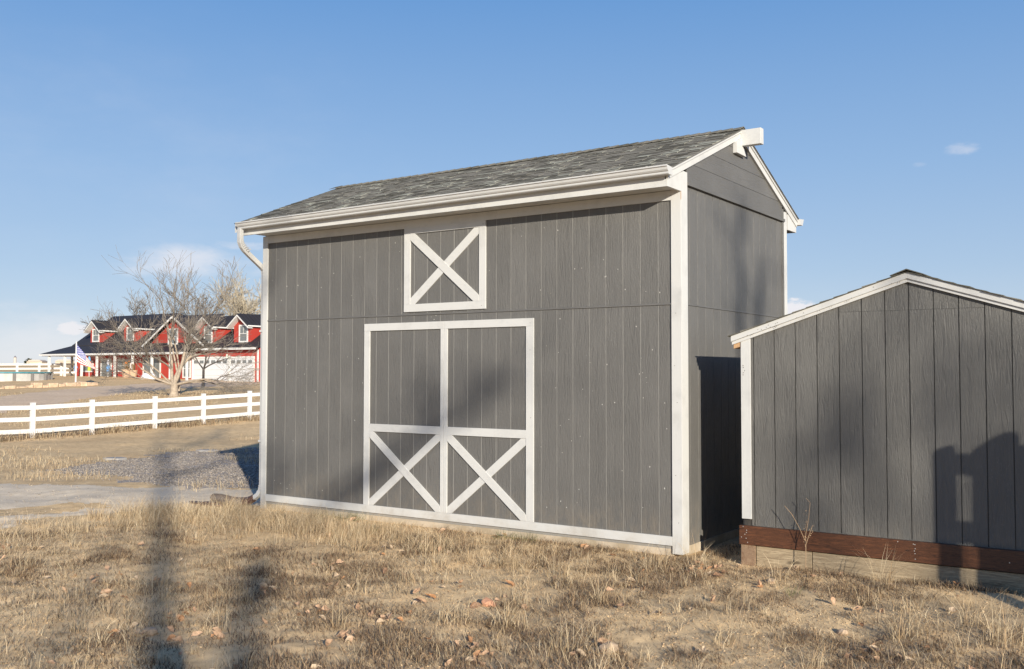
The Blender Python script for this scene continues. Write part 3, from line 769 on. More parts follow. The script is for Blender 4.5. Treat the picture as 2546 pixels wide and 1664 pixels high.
H(MB().prism([(49.0, 4.36), (53.6, 7.50), (58.6, 5.35), (58.6, 4.36)], 'x', -90.55, -80.0), 'gable_wall', M['red'])
H(MB().prism([(49.0, 3.72), (53.6, 6.9), (58.2, 3.72)], 'x', -72.98, -62.56), 'gable_wall', M['red'])
def slab(y0, z0, y1, z1, x0, x1, t=.12):
    return MB().prism([(y0, z0), (y1, z1), (y1, z1+t), (y0, z0+t)], 'x', x0, x1)
mr = slab(48.9, 4.26, 53.6, 7.52, -91.2, -79.7)
mr.prism([(53.6, 7.52), (59.0, 5.20), (59.0, 5.32), (53.6, 7.64)], 'x', -91.2, -79.7)
mr.prism([(48.95, 4.27), (53.6, 7.25), (53.6, 7.36), (48.95, 4.38)], 'x', -79.7, -73.0)
rf = H(mr, 'roof', M['roofm'])
gr_ = slab(48.45, 3.64, 53.6, 6.98, -73.0, -62.2)
gr_.prism([(53.6, 6.98), (58.7, 3.6), (58.7, 3.72), (53.6, 7.10)], 'x', -73.0, -62.2)
x = -72.6
while x < -62.2: gr_.prism([(48.45, 3.761), (53.6, 7.101), (53.6, 7.135), (48.45, 3.795)], 'x', x, x+.05); x += .42
H(gr_, 'garage_roof', M['roofm'])
pr = MB()      # porch roof: front slope, hipped at the left
pr.add([(-94.45, 47.3, 3.50), (-70.2, 47.3, 3.50), (-70.2, 49.05, 4.28), (-91.0, 49.05, 4.40), (-91.0, 58.0, 4.40), (-94.45, 58.0, 3.50),
        (-94.45, 47.3, 3.44), (-70.2, 47.3, 3.44), (-70.2, 49.05, 4.22), (-91.0, 49.05, 4.34), (-91.0, 58.0, 4.34), (-94.45, 58.0, 3.44)],
       [(0, 1, 2, 3), (0, 3, 4, 5), (6, 9, 8, 7), (6, 11, 10, 9), (0, 6, 7, 1), (1, 7, 8, 2), (5, 11, 6, 0)])
H(pr, 'porch_roof', M['roofm'], recalc=False)
H(MB().box(-94.5, -70.15, 47.22, 47.32, 3.30, 3.47).box(-94.5, -94.4, 47.33, 58, 3.30, 3.47), 'porch_gutter', M['wtrim'])
H(MB().box(-94.35, -70.3, 47.4, 48.99, .45, .74).box(-94.35, -90.61, 48.995, 58, .45, .74), 'porch_floor', M['deck'])
H(MB().box(-94.3, -70.3, 47.45, 48.98, 3.26, 3.30).box(-94.3, -90.62, 48.985, 57.9, 3.26, 3.30), 'porch_ceiling', M['wtrim'])
for x in (-93.03, -90.14, -87.15, -84.52, -81.53, -78.69, -75.67, -72.91, -70.5):
    H(MB().box(x-.09, x+.09, 47.41, 47.59, .74, 3.26), 'porch_post', M['wtrim'])
for y in (50.6, 53.6): H(MB().box(-94.2, -94.02, y, y+.18, .74, 3.26), 'porch_post', M['wtrim'])
def window(x0, x1, z0, z1, y, parent=house, mull=True, name='window'):
    f = MB()
    w = .13
    f.box(x0-w, x1+w, y-.08, y-.002, z1, z1+w).box(x0-w, x1+w, y-.08, y-.002, z0-w, z0).box(x0-w, x0, y-.08, y-.002, z0, z1).box(x1, x1+w, y-.08, y-.002, z0, z1)
    if mull: f.box(x0, x1, y-.06, y-.003, (z0+z1)/2-.025, (z0+z1)/2+.025).box((x0+x1)/2-.015, (x0+x1)/2+.015, y-.055, y-.003, (z0+z1)/2+.026, z1)
    fo = part(f, name, M['wtrim'], parent)
    if parent is house: part(MB().box(x0, x1, y-.04, y-.0025, z0, z1), 'pane', M['glass'], fo)
    return fo
def dormer(xc, hw, zf, ze, zp, yf, yb, win):
    d = H(MB().prism([(xc-hw+.3, zf), (xc+hw-.3, zf), (xc+hw-.3, ze+.08), (xc, zp-.12), (xc-hw+.3, ze+.08)], 'y', yf, yb), 'dormer', M['red'])
    s = (zp-ze)/hw
    for sg in (-1, 1):
        r = MB().prism([(xc, zp), (xc+sg*hw, ze), (xc+sg*hw, ze-.10), (xc, zp-.10)], 'y', yf-.62, yb)
        if sg == 1:
            y = yf-.3
            while y < yb-.2: r.prism([(xc+.02, zp-.0+.01), (xc+hw, ze+.005), (xc+hw, ze+.04), (xc+.02, zp+.045)], 'y', y, y+.05); y += .42
        part(r, 'dormer_roof', M['roofm'], d)
        part(MB().prism([(xc, zp-.101), (xc+sg*hw, ze-.101), (xc+sg*hw, ze-.24), (xc, zp-.24)], 'y', yf-.64, yf-.56), 'dormer_rake', M['wtrim'], d)
        part(MB().prism([(xc, zp-.245), (xc+sg*(hw-.02), ze-.245), (xc+sg*(hw-.02), ze-.265), (xc, zp-.265)], 'y', yf-.55, yf-.002), 'dormer_soffit', M['wtrim'], d)
    part(MB().box(xc+hw-.02, xc+hw+.05, yf-.6, yb-.3, ze-.12, ze-.0), 'dormer_gutter', M['wtrim'], d)
    window(*win, yf, parent=d)
    part(MB().box(win[0], win[1], yf-.04, yf-.0025, win[2], win[3]), 'pane', M['glass'], d)
dormer(-87.45, 1.36, 4.45, 5.86, 6.93, 49.3, 52.6, (-88.0, -87.1, 4.82, 5.92))
dormer(-81.75, 1.36, 4.45, 5.93, 6.98, 49.3, 52.6, (-82.15, -81.25, 4.85, 5.95))
dormer(-69.95, 1.42, 4.10, 5.78, 6.80, 49.3, 53.0, (-70.25, -69.35, 4.42, 5.74))
dormer(-65.15, 1.42, 4.10, 5.78, 6.86, 49.3, 53.0, (-65.40, -64.48, 4.42, 5.74))
cg = H(MB().prism([(-78.1, 4.30), (-70.2, 4.30), (-74.15, 6.80)], 'y', 49.0-.002, 53.5), 'cross_gable', M['red'])
for sg in (-1, 1):
    part(MB().prism([(-74.15, 7.02), (-74.15+sg*4.6, 7.02-4.6*.60), (-74.15+sg*4.6, 6.92-4.6*.60), (-74.15, 6.92)], 'y', 48.55, 53.6), 'cross_roof', M['roofm'], cg)
    part(MB().prism([(-74.15, 6.915), (-74.15+sg*4.6, 6.915-4.6*.60), (-74.15+sg*4.6, 6.72-4.6*.60), (-74.15, 6.72)], 'y', 48.50, 48.58), 'rake_board', M['wtrim'], cg)
window(-75.15, -73.95, 4.35, 5.62, 49.0-.002, parent=cg); part(MB().box(-75.15, -73.95, 48.95, 48.9955, 4.35, 5.62), 'pane', M['glass'], cg)
H(MB().box(-73.0, -62.35, 48.36, 48.48, 3.62, 3.80), 'gutter', M['wtrim'])
H(MB().box(-62.72, -62.56, 48.90, 48.99, .8, 3.6), 'downspout', M['wtrim'])
window(-89.1, -87.55, 1.75, 2.65, 49.0); window(-83.15, -81.25, 1.75, 2.75, 49.0)
window(-79.0, -76.5, .85, 2.95, 49.0, mull=False, name='patio_door'); window(-86.0, -84.4, .95, 2.85, 49.0, mull=False, name='front_door')
window(-72.9, -72.0, 1.2, 2.7, 49.0)
def gdoor(x0, x1, nw):
    d = H(MB().box(x0, x1, 48.93, 48.998, .80, 2.88), 'garage_door', M['garage'])
    f = MB().box(x0-.16, x1+.16, 48.88, 48.998, 2.8805, 3.04).box(x0-.16, x0-.001, 48.88, 48.998, .8, 2.88).box(x1+.001, x1+.16, 48.88, 48.998, .8, 2.88)
    part(f, 'door_frame', M['wtrim'], d)
    w = (x1-x0)/nw
    for k in range(nw):
        part(MB().box(x0+k*w+.13, x0+(k+1)*w-.13, 48.915, 48.9295, 2.42, 2.70), 'pane', M['glass'], d)
    for z in (1.32, 1.84, 2.36): part(MB().box(x0, x1, 48.925, 48.9298, z, z+.015), 'panel_seam', M['deck'], d)
gdoor(-66.26, -63.24, 4); gdoor(-71.47, -66.60, 6)
wl = H(MB().box(-66.5, -66.36, 48.75, 48.99, 2.98, 3.10), 'wall_light', M['wtrim'])
part(MB().tube([(-66.43, 48.70, 2.88), (-66.43, 48.70, 3.22)], [.13, .09], n=10), 'lamp_globe', flat_mat('lamp_globe', (.62, .66, .58), .3), wl)
settle(house)

# porch things
def pot(name, x, y, z, s, label, flowers=True):
    t = empty(name, (x, y, z), label, 'planter', 'planters on the porch')
    part(MB().tube([(0, 0, 0), (0, 0, .35*s), (0, 0, .5*s)], [.18*s, .26*s, .28*s], n=10), 'pot', flat_mat('terracotta_tan', (.52, .36, .24), .8), t)
    mb = MB()
    for k in range(26):
        a = rs.random()*6.28; r = rs.random()*.26*s; h = rs.uniform(.45, .95)*s
        mb.tube([(r*math.cos(a), r*math.sin(a), .4*s), (1.3*r*math.cos(a), 1.3*r*math.sin(a), h)], [.012, .035], n=3)
    part(mb, 'foliage', flat_mat('potted_foliage', (.16, .10, .05), .9), t)
    if flowers:
        mb = MB()
        for k in range(9): 
            a = rs.random()*6.28; r = rs.random()*.24*s; h = rs.uniform(.7, .95)*s
            mb.box(r*math.cos(a)-.04, r*math.cos(a)+.04, r*math.sin(a)-.04, r*math.sin(a)+.04, h, h+.07)
        part(mb, 'flowers', flat_mat('orange_petals', (.75, .22, .03), .8), t)
pot('planter', -78.9, 47.0, gz(-78.9, 47.0), 1.7, 'tan planter with orange flowers beside a porch post')
pot('planter', -77.7, 46.9, gz(-77.7, 46.9), 1.5, 'wider tan planter without flowers, right of the flowering one', False)
def ornament(x, y, label, c1, c2, h):
    z = gz(x, y); t = empty('garden_ornament', (x, y, z), label, 'garden ornament', 'yard ornaments by the porch')
    part(MB().tube([(0, 0, -.1), (0, 0, h*.55)], .03, n=6), 'stake', M['wtrim'], t)
    part(MB().tube([(0, 0, h*.30), (0, 0, h*.52), (0, 0, h*.72)], [.17, .12, .10], n=8), 'skirt', flat_mat('ornament_cloth', c1, .7), t)
    part(MB().tube([(0, 0, h*.72), (0, 0, h*.80), (0, 0, h*.90), (0, 0, h)], [.07, .13, .13, .05], n=8), 'head', flat_mat('ornament_head', c2, .7), t)
    for s in (-1, 1): part(MB().tube([(s*.1, 0, h*.66), (s*.34, 0, h*.50)], [.05, .04], n=5), 'arm', flat_mat('ornament_arm', c1, .7), t)
ornament(-87.2, 46.9, 'pale blue garden figure on a stake near the flagpole', (.22, .33, .52), (.55, .56, .58), 1.75)
ornament(-81.7, 46.9, 'blue garden figure on a stake right of the front door', (.14, .32, .60), (.50, .50, .55), 1.7)
ornament(-84.7, 46.8, 'green and yellow garden figure on the porch edge left of the front door', (.42, .55, .05), (.12, .35, .55), 2.0)
tz = gz(-74.8, 46.6)
tag(MB().prism([(-75.5, tz-.05), (-74.2, tz-.05), (-74.2, tz+.25), (-74.5, tz+.48), (-75.0, tz+.58), (-75.35, tz+.40), (-75.5, tz+.2)], 'y', 46.2, 47.1).build('covered_bin', flat_mat('white_cover', (.70, .74, .80), .6), bevel=.08),
    'low white covered bin on the ground before the porch of the red house', 'bin')

# flagpole and flag
fp = empty('flagpole', (-68.76, 35.63, .50), 'white pole with a drooping striped and starred flag left of the house', 'flagpole')
part(MB().tube([(-68.76, 35.63, .3), (-68.76, 35.63, 3.95)], [.07, .05], n=10), 'pole', M['wtrim'], fp)
part(MB().tube([(-68.76, 35.63, 3.95), (-68.76, 35.63, 4.02), (-68.76, 35.63, 4.07)], [.03, .06, .02], n=8), 'finial', M['wtrim'], fp)
FR, FW, FB = flat_mat('flag_red', (.55, .06, .05), .8, .05), flat_mat('flag_white', (.80, .79, .78), .8, .03), flat_mat('flag_blue', (.075, .085, .30), .8, .05)
fd = Vector((math.cos(.6), math.sin(.6), 0))
fn = Vector((-math.sin(.6), math.cos(.6), 0))
def FP(u, v):      # u along the fly 0..1, v down the hoist 0..1
    top = Vector((0, 0, 3.84)) + fd*(1.50*u) + Vector((0, 0, -1.92*u**.92 + .10*math.sin(3*u)))
    hv = 1.42*(1-.93*u**1.15)
    w = .10*math.sin(7*u+2*v)*u
    return Vector((-68.76, 35.63, 0)) + fd*.06 + top + Vector((0, 0, -hv*v)) + fd*(-.02*v) + fn*w
nu, nv = 26, 26
vs = [FP(i/nu, j/nv) for j in range(nv+1) for i in range(nu+1)]
fs, mi = [], []
for j in range(nv):
    for i in range(nu):
        fs.append((j*(nu+1)+i, j*(nu+1)+i+1, (j+1)*(nu+1)+i+1, (j+1)*(nu+1)+i))
        stripe = j//2
        mi.append(2 if (i < 13 and stripe < 7) else (0 if stripe % 2 == 0 else 1))
me = bpy.data.meshes.new('flag'); me.from_pydata(vs, [], fs)
for m_ in (FR, FW, FB): me.materials.append(m_)
me.polygons.foreach_set('material_index', mi); me.polygons.foreach_set('use_smooth', [True]*len(fs)); me.update()
flag = link('flag', me, fp); sd = flag.modifiers.new('thick', 'SOLIDIFY'); sd.thickness = .006
mb = MB()
for r in range(9):
    n_ = 6 if r % 2 == 0 else 5
    for c in range(n_):
        u = (.5/12)*(1+2*c+(0 if n_ == 6 else 1)) ; v = (7/13)*(r+1)/10
        p = FP(u, v) - fn*.008; p2 = FP(u, v) + fn*.008
        for q in (p, p2):
            st = []
            for k in range(10):
                a = math.pi/2 + k*math.pi/5; rr_ = .042 if k % 2 == 0 else .018
                st.append(q + fd*(rr_*math.cos(a)) + Vector((0, 0, rr_*math.sin(a))))
            mb.add(st, [tuple(range(10))])
part(mb, 'stars', FW, flag, recalc=False)
settle(fp)

# ------------------------------------------------------------------ pool, far fence, gate, stone edging
pool = empty('above_ground_pool', (-83.5, 37.65, .80), 'round above ground pool with a teal rim behind the stone edging', 'pool')
PC = Vector((-83.48, 37.65, 0)); PR = 3.9
mb = MB(); n_ = 40
mb.add([(PC.x+PR*math.cos(2*math.pi*k/n_), PC.y+PR*math.sin(2*math.pi*k/n_), z) for z in (.5, 1.50) for k in range(n_)], [(k, (k+1) % n_, n_+(k+1) % n_, n_+k) for k in range(n_)])
part(mb, 'pool_wall', flat_mat('pool_wall_gray', (.46, .45, .43), .5, .15, sc=1.5), pool, recalc=False)
mb = MB(); ri, ro = PR-.12, PR+.10
mb.add([(PC.x+r*math.cos(2*math.pi*k/n_), PC.y+r*math.sin(2*math.pi*k/n_), z) for (r, z) in ((ro, 1.51), (ro, 1.63), (ri, 1.63), (ri, 1.51)) for k in range(n_)],
       [(a*n_+k, a*n_+(k+1) % n_, ((a+1) % 4)*n_+(k+1) % n_, ((a+1) % 4)*n_+k) for a in range(4) for k in range(n_)])
part(mb, 'rim', flat_mat('teal_rim', (.06, .22, .27), .5), pool)
part(MB().tube([(PC.x, PC.y, 1.46), (PC.x, PC.y, 1.50)], [PR-.02, PR-.02], n=40), 'cover', flat_mat('pool_cover', (.05, .16, .22), .6), pool)
for k in range(16):
    a = 2*math.pi*(k+.3)/16; c_ = Vector((PC.x+(PR+.05)*math.cos(a), PC.y+(PR+.05)*math.sin(a), 0))
    part(MB().box(c_.x-.09, c_.x+.09, c_.y-.09, c_.y+.09, .5, 1.505), 'upright', flat_mat('pool_upright', (.20, .19, .18), .6) if k == 0 else bpy.data.materials['pool_upright'], pool)
settle(pool)
ff = empty('rail_fence', (-85.3, 41.2, 1.0), 'distant white rail fence with a gate behind the pool', 'fence')
fd2 = Vector((.825, .565, 0)); b0 = Vector((-87.05, 40.01, 0))+Vector((-.85, .53, 0))*13
for k in range(-5, 4):
    p = b0+fd2*(2.35*k); z = gz(p.x, p.y)
    part(MB().box(p.x-.09, p.x+.09, p.y-.09, p.y+.09, z-.2, z+1.42), 'post', M['vinyl'], ff)
    if k == 2: part(MB().box(p.x+.2, p.x+.36, p.y+.1, p.y+.26, z-.2, z+1.42), 'gate_post', M['vinyl'], ff)
    if k < 3:
        q = b0+fd2*(2.35*(k+1)); zq = gz(q.x, q.y)
        for h in (1.24, .80, .36):
            part(MB().add([(p.x, p.y-.03, z+h-.09), (p.x, p.y+.03, z+h-.09), (q.x, q.y+.03, zq+h-.09), (q.x, q.y-.03, zq+h-.09),
                           (p.x, p.y-.03, z+h+.09), (p.x, p.y+.03, z+h+.09), (q.x, q.y+.03, zq+h+.09), (q.x, q.y-.03, zq+h+.09)], SF), 'rail', M['vinyl'], ff)
settle(ff)
edg = empty('stone_edging', (-66.2, 31, .5), 'low edging of rough pinkish tan stones along the driveway', 'edging')
M['slab'] = flat_mat('tan_field_stone', (.56, .41, .285), 1.0, .28, sc=3.5, spec=0)
y = 24.5
while y < 36.2:
    w = rs.uniform(.35, 1.0); y1 = y+w; xx = -66.2 - .12*(y-28.4); z = gz(xx, y)
    zt = z + rs.uniform(.10, .36)
    mb = MB(); base = [(xx-.25+rs.uniform(-.05, .05), y+.03), (xx+.18+rs.uniform(-.06, .06), y+.03+rs.uniform(0, .06)), (xx+.2+rs.uniform(-.06, .06), y1-.03), (xx-.25, y1-.03-rs.uniform(0, .05))]
    mb.add([(a, b, z-.15) for a, b in base]+[(a+rs.uniform(-.05, .03), b, zt+rs.uniform(-.06, .06)) for a, b in base], SF)
    part(mb, 'stone', M['slab'], edg, bevel=.05); y = y1
settle(edg)
# far tower and buildings on the crest
tw = empty('tower', (-1375.5, 742.8, 10), 'slim pale tower with a dark conical cap on the horizon', 'tower')
part(MB().tube([(-1375.5, 742.8, 8), (-1375.5, 742.8, 22.0)], [2.2, 1.9], n=14), 'shaft', flat_mat('pale_concrete', (.52, .45, .40), .9), tw)
part(MB().tube([(-1375.5, 742.8, 22.01), (-1375.5, 742.8, 24.4)], [2.1, .3], n=14), 'cap', flat_mat('tower_cap', (.16, .15, .17), .7), tw)
settle(tw)
for (x, y, z, w, lb) in ((-672.7, 375.8, 6.6, 11, 'flat beige building left of the porch on the far ridge'), (-655.0, 388.0, 6.8, 13, 'wide pale roofed building seen under the porch roof'), (-646.5, 394.0, 6.8, 7, 'smallest beige outbuilding on the far ridge')):
    t = empty('farm_building', (x, y, z), lb, 'building', 'buildings on the far ridge', rz=.6)
    part(MB().box(-w/2, w/2, -4, 4, -2, 2.3), 'wall', flat_mat('beige_wall', (.50, .42, .33), .9) if 'beige_wall' not in bpy.data.materials else bpy.data.materials['beige_wall'], t)
    part(MB().prism([(-w/2-.4, 2.31), (w/2+.4, 2.31), (w/2-2, 3.5), (-w/2+2, 3.5)], 'y', -4.3, 4.3), 'roof', flat_mat('beige_roof', (.48, .41, .36), .9) if 'beige_roof' not in bpy.data.materials else bpy.data.materials['beige_roof'], t)

# ------------------------------------------------------------------ bare trees
M['bark'] = flat_mat('pale_bark', (.35, .285, .22), .9, .3, sc=6)
M['twig'] = flat_mat('twig_gray_tan', (.20, .17, .14), .9, .25, sc=.8)
M['twig2'] = flat_mat('twig_pale_yellow', (.40, .34, .25), .9, .2, sc=.8)
M['barkd'] = flat_mat('dark_bark', (.10, .085, .075), .9, .2, sc=6)
def grow(rnd, mbT, mbC, p, d, L, r, depth, maxd, up, spread, nb, rmin, first_trunk=True):
    """one limb, then its children; limbs down to depth 1 go in the trunk mesh"""
    seg = 4 if depth < 3 else 3 if depth < maxd-1 else 2
    pts = [p]; dd = d.copy(); rads = [r]
    r1 = max(r*.62, rmin)
    for k in range(seg):
        dd = (dd + Vector((rnd.gauss(0, 1), rnd.gauss(0, 1), rnd.gauss(0, .6)))*.13*(1+.25*depth) + Vector((0, 0, up))*.16).normalized()
        pts.append(pts[-1]+dd*L/seg); rads.append(r+(r1-r)*(k+1)/seg)
    (mbT if depth <= 1 else mbC).tube(pts, rads, n=7 if depth <= 1 else 4 if depth == 2 else 3, cap=False)
    if depth >= maxd: return
    n = nb[min(depth, len(nb)-1)]
    for k in range(n):
        t = rnd.uniform(.35, 1.0) if k else 1.0
        i = min(int(t*seg), seg-1); q = pts[i].lerp(pts[i+1], t*seg-i)
        ax = Vector((rnd.gauss(0, 1), rnd.gauss(0, 1), rnd.gauss(0, .35))).normalized()
        nd = (dd + ax*spread*rnd.uniform(.6, 1.25)).normalized()
        grow(rnd, mbT, mbC, q, nd, L*rnd.uniform(.55, .8), max((rads[i]*.62), rmin), depth+1, maxd, up, spread, nb, rmin)
def tree(name, x, y, label, seed, h0, r0, stems, L, maxd, up, spread, nb, rmin, bark='bark', twig='twig', cat='tree', group=None, z=None):
    z = gz(x, y) if z is None else z
    rnd = random.Random(seed); t = empty(name, (x, y, z), label, cat, group)
    T_, C_ = MB(), MB()
    T_.tube([(0, 0, -.3), (0, 0, .08), (.02, 0, h0*.5), (0, .02, h0)], [r0*1.5, r0*1.15, r0*.95, r0*.9], n=12, cap=False)
    for (dx, dy, dz, l, rr_) in stems:
        grow(rnd, T_, C_, Vector((0, 0, h0-.05)), Vector((dx, dy, dz)).normalized(), L*l, r0*rr_, 1, maxd, up, spread, nb, rmin)
    T_.build('trunk', M[bark], t, smooth=True, recalc=False); C_.build('crown', M[twig], t, recalc=False)
    return t
# the yard tree: low forks, long low limbs to both sides (screen right is about +x,+y here)
sx, sy = .825, .565
tree('bare_tree', -47.27, 28.97, 'spreading leafless tree with a pale forked trunk behind the white fence', 8, .75, .25,
     [(-sx*.8, -sy*.8, .95, 1.0, .50), (-sx*1.5, -sy*1.5, .45, 1.15, .34), (sx*.1, sy*.1, 1.3, 1.05, .55), (sx*.75, sy*.75, 1.0, 1.05, .48), (sx*1.6, sy*1.6, .40, 1.4, .34),
      (-.3, .5, 1.0, .9, .30), (sx*1.7, sy*1.7, .14, 1.3, .25), (-sx*1.8, -sy*1.8, .24, 1.35, .25), (-sx*1.2, -sy*1.2, .7, 1.2, .25)],
     2.05, 6, .13, .55, [1, 3, 4, 4, 3, 2], .0062)
tree('bare_tree', -48.6, 30.3, 'taller upright leafless tree rising just behind the spreading one', 17, 1.0, .11,
     [(-sx*.02, -sy*.02, 1.6, 1.25, .7), (sx*.36, sy*.36, 1.5, 1.25, .6), (sx*.15, sy*.15, 1.7, 1.1, .6)], 2.9, 5, .55, .38, [1, 3, 4, 3, 3, 2], .008)
tree('young_tree', -58.2, 39.7, 'young tree with a thin dark trunk before the double garage door', 23, 1.4, .10,
     [(.3, .1, 1, .8, .6), (-.5, -.3, .8, .8, .6), (sx, sy, .5, 1.3, .6), (sx*.6, sy*.6, .9, 1, .5)], 1.5, 4, .1, .6, [1, 3, 3, 3, 3], .009, bark='barkd', twig='twig')
bt = [(-92.6, 55.5, 6.9, .9, 31, 'faint bare tree rising behind the leftmost dormer', 'twig'), (-83.5, 58.0, 10.2, 1.0, 32, 'bare tree behind the middle of the red house roof', 'twig'),
      (-76.5, 60.0, 9.0, 1.0, 34, 'bare yellowish tree behind the garage roof ridge', 'twig2'), (-80.5, 66.0, 9.2, 1.0, 35, 'second bare yellowish tree behind the garage, left one of the pair', 'twig2'),
      (-73.6, 60.5, 9.4, 1.0, 36, 'bare tree closest to the barn corner behind the garage', 'twig2')]
for (x, y, h, s, sd_, lb, tw_) in bt:
    tree('background_tree', x, y, lb, sd_, 2.2*s, .24, [(.1, .1, 1, 1.2, .75), (.6, .2, 1, 1.0, .6), (-.6, -.3, 1, 1.0, .6), (.2, -.5, 1, 1, .5)], h*.36, 5, .4, .5, [1, 4, 4, 4, 3], .016,
         twig=tw_, group='bare trees behind the red house')
for (x, y, w, h, lb) in ((-690.0, 345.0, 7, 4.0, 'dark evergreen clump at the left edge of the horizon'), (-676.5, 372.0, 4, 3.2, 'small dark evergreen beside the flat beige building')):
    t = empty('evergreen', (x, y, gz(x, y)), lb, 'tree'); mb = MB(); rnd = random.Random(int(-x))
    part(MB().tube([(0, 0, -1), (0, 0, h*.8)], [.3, .1], n=6), 'trunk', M['barkd'], t)
    for k in range(420):
        a = rnd.random()*6.28; hh = rnd.random(); r = w*(1-hh)**.5*rnd.uniform(.3, 1); c_ = Vector((r*math.cos(a), r*math.sin(a), hh*h*rnd.uniform(.9, 1.2)))
        s_ = rnd.uniform(.3, .8); v_ = [c_+Vector((rnd.gauss(0, s_), rnd.gauss(0, s_), rnd.gauss(0, s_*.6))) for _ in range(3)]
        mb.add(v_, [(0, 1, 2)])
    mb.build('crown', flat_mat('evergreen_needles', (.045, .055, .035), .9), t, recalc=False)
# behind the camera: sunny-side trees, added frame and post, whose shade falls into view
def tall_tree(x, y, lean, label, seed, H_, r0, limbs, nb=(1, 2, 2, 2)):
    """single trunk, straight below and leaning above, with a few thick limbs high up"""
    z = gz(x, y); rnd = random.Random(seed); t = empty('cottonwood', (x, y, z), label, 'tree'); T_, C_ = MB(), MB()
    tp = [Vector((0, 0, -.3)), Vector((0, 0, 3.0)), Vector((0, 0, 6.0)), Vector((0, 0, 8.5))]; tr = [r0*1.5, r0*1.1, r0, r0*.92]; h = 8.5
    while h < H_: h += 1.0; q = tp[-1]+Vector((lean[0], lean[1], 1.0)); tp.append(q); tr.append(r0*.92*(1-.75*(h-8.5)/(H_-8.5)))
    T_.tube(tp, tr, n=12, cap=False)
    for (hh, dx, dy, dz, L_, rf_) in limbs:
        i = min(range(len(tp)), key=lambda k: abs(tp[k].z-hh))
        grow(rnd, T_, C_, tp[i], Vector((dx, dy, dz)).normalized(), L_, r0*rf_, 1, 4, .3, .55, list(nb), .03)
    T_.build('trunk', M['bark'], t, smooth=True, recalc=False); C_.build('crown', M['twig'], t, recalc=False)
tall_tree(23.9, -24.85, (-.077, -.098), 'tall bare cottonwood with a thick leaning trunk on the sunny side', 51, 15.0, .15,
     [(12.5, .6, .5, .8, 2.6, .6), (13.5, -.5, .5, .9, 2.4, .5), (14, .3, -.4, 1, 2.4, .5)])
def side_tree(x, y, top, label, runs, r0):
    z = gz(x, y); t = empty('cottonwood', (x, y, z), label, 'tree'); T_, C_ = MB(), MB()
    T_.tube([(0, 0, -.3), (0, 0, 3), (0, 0, top*.7), (0, 0, top)], [r0*2, r0*1.5, r0, r0*.7], n=10, cap=False)
    S_ = Vector((.786, -.618, .283)); rnd = random.Random(9)
    for (h0, L_, pts, r) in runs:
        P = [Vector(p)+S_*L_-Vector((x, y, z)) for p in pts]; a = Vector((0, 0, h0))
        path = [a, a.lerp(P[0], .5)+Vector((0, 0, -.15))]+P; k0 = .012
        C_.tube(path, [k0, k0]+[r*(.75+.3*math.sin(2.2*k+1)) for k in range(len(P))], n=5, cap=False)
        for q in P:
            for k in range(5): C_.tube([q, q+Vector((rnd.gauss(0, .5), rnd.gauss(0, .5), rnd.uniform(-.1, .7)))], [.02, .008], n=3, cap=False)
    T_.build('trunk', M['bark'], t, recalc=False); C_.build('crown', M['twig'], t, recalc=False)
side_tree(30.75, -22.2, 12.2, 'slender bare cottonwood on the sunny side with a few thick bent limbs',
     [(10, 36, [(1.72, 0, .9), (1.66, 0, 1.3), (1.75, 0, 1.8)], .10), (10.5, 36, [(2.95, 0, 1.0), (3.05, 0, 1.5), (3.0, 0, 1.9)], .09), (8.5, 36, [(1.3, 0, .3), (1.22, 0, .7), (1.28, 0, .95)], .07),
      (11, 36.5, [(0, 1.62, 2.2), (0, 1.70, 2.7), (0, 1.58, 3.2), (0, 1.8, 3.4)], .085), (11.3, 36.5, [(0, 2.2, 2.3), (0, 2.35, 2.9)], .08)], .085)
side_tree(22.4, -24.6, 10.4, 'second slender bare cottonwood on the sunny side, nearer the leaning one',
     [(9.5, 36, [(-3.25, 0, .95), (-3.15, 0, 1.25), (-3.35, 0, 1.5)], .08), (10, 36, [(-2.6, 0, 1.2), (-2.4, 0, 1.5), (-2.2, 0, 1.55)], .07), (9, 36, [(-4.05, 0, .35), (-3.95, 0, .6)], .05),
      (9, 37, [(-5.95, 0, .1), (-5.9, 0, .5)], .08),
      (8.4, 32, [(-.3, -5.3, -.3), (-.88, -4.78, -.2), (-1.7, -4.1, -.2), (-2.28, -3.44, -.15), (-3.0, -2.8, -.1)], .155)], .05)
LS = 4.4; ddx, ddy, ddz = .786*LS, -.618*LS, .283*LS
pf = empty('added_shadow_frame', (6.0, -2.85, -.19), 'added unseen timber frame shaped to cast the stepped shadow on the shed', 'shadow caster')  # added out-of-view frame, outline taken from the shadow it casts on the shed
def cast(poly, t0, t1, nm, xp=None):
    part(MB().prism([(x+.758+ddx, z+ddz) for x, z in poly], 'y', .01+ddy+t0, .01+ddy+t1), nm, M['caster_wood'], pf, bevel=.01)
G0 = -.19-ddz-.1
cast([(1.60, G0), (1.79, G0), (1.79, 1.0), (1.765, 1.035), (1.70, 1.02), (1.62, .985), (1.60, .95)], -.014, .014, 'post')
cast([(1.791, .79), (1.9255, .775), (1.9255, .965), (1.791, .965)], -.013, .013, 'rail')
cast([(1.791, .20), (1.9255, .20), (1.9255, .392), (1.791, .392)], -.013, .013, 'rail')
cast([(1.927, G0), (2.05, G0), (2.05, 1.09), (1.96, 1.03), (1.927, .99)], -.014, .014, 'post')
cast([(2.051, -.35), (2.26, -.35), (2.26, 1.12), (2.235, 1.155), (2.16, 1.155), (2.10, 1.125), (2.051, 1.095)], -.03, .03, 'panel')
cast([(2.262, -.35), (3.4, -.35), (3.4, 1.05), (2.262, 1.05)], -.03, .03, 'panel')
cast([(3.401, G0), (3.52, G0), (3.52, 1.2), (3.401, 1.2)], -.05, .05, 'post')
settle(pf)
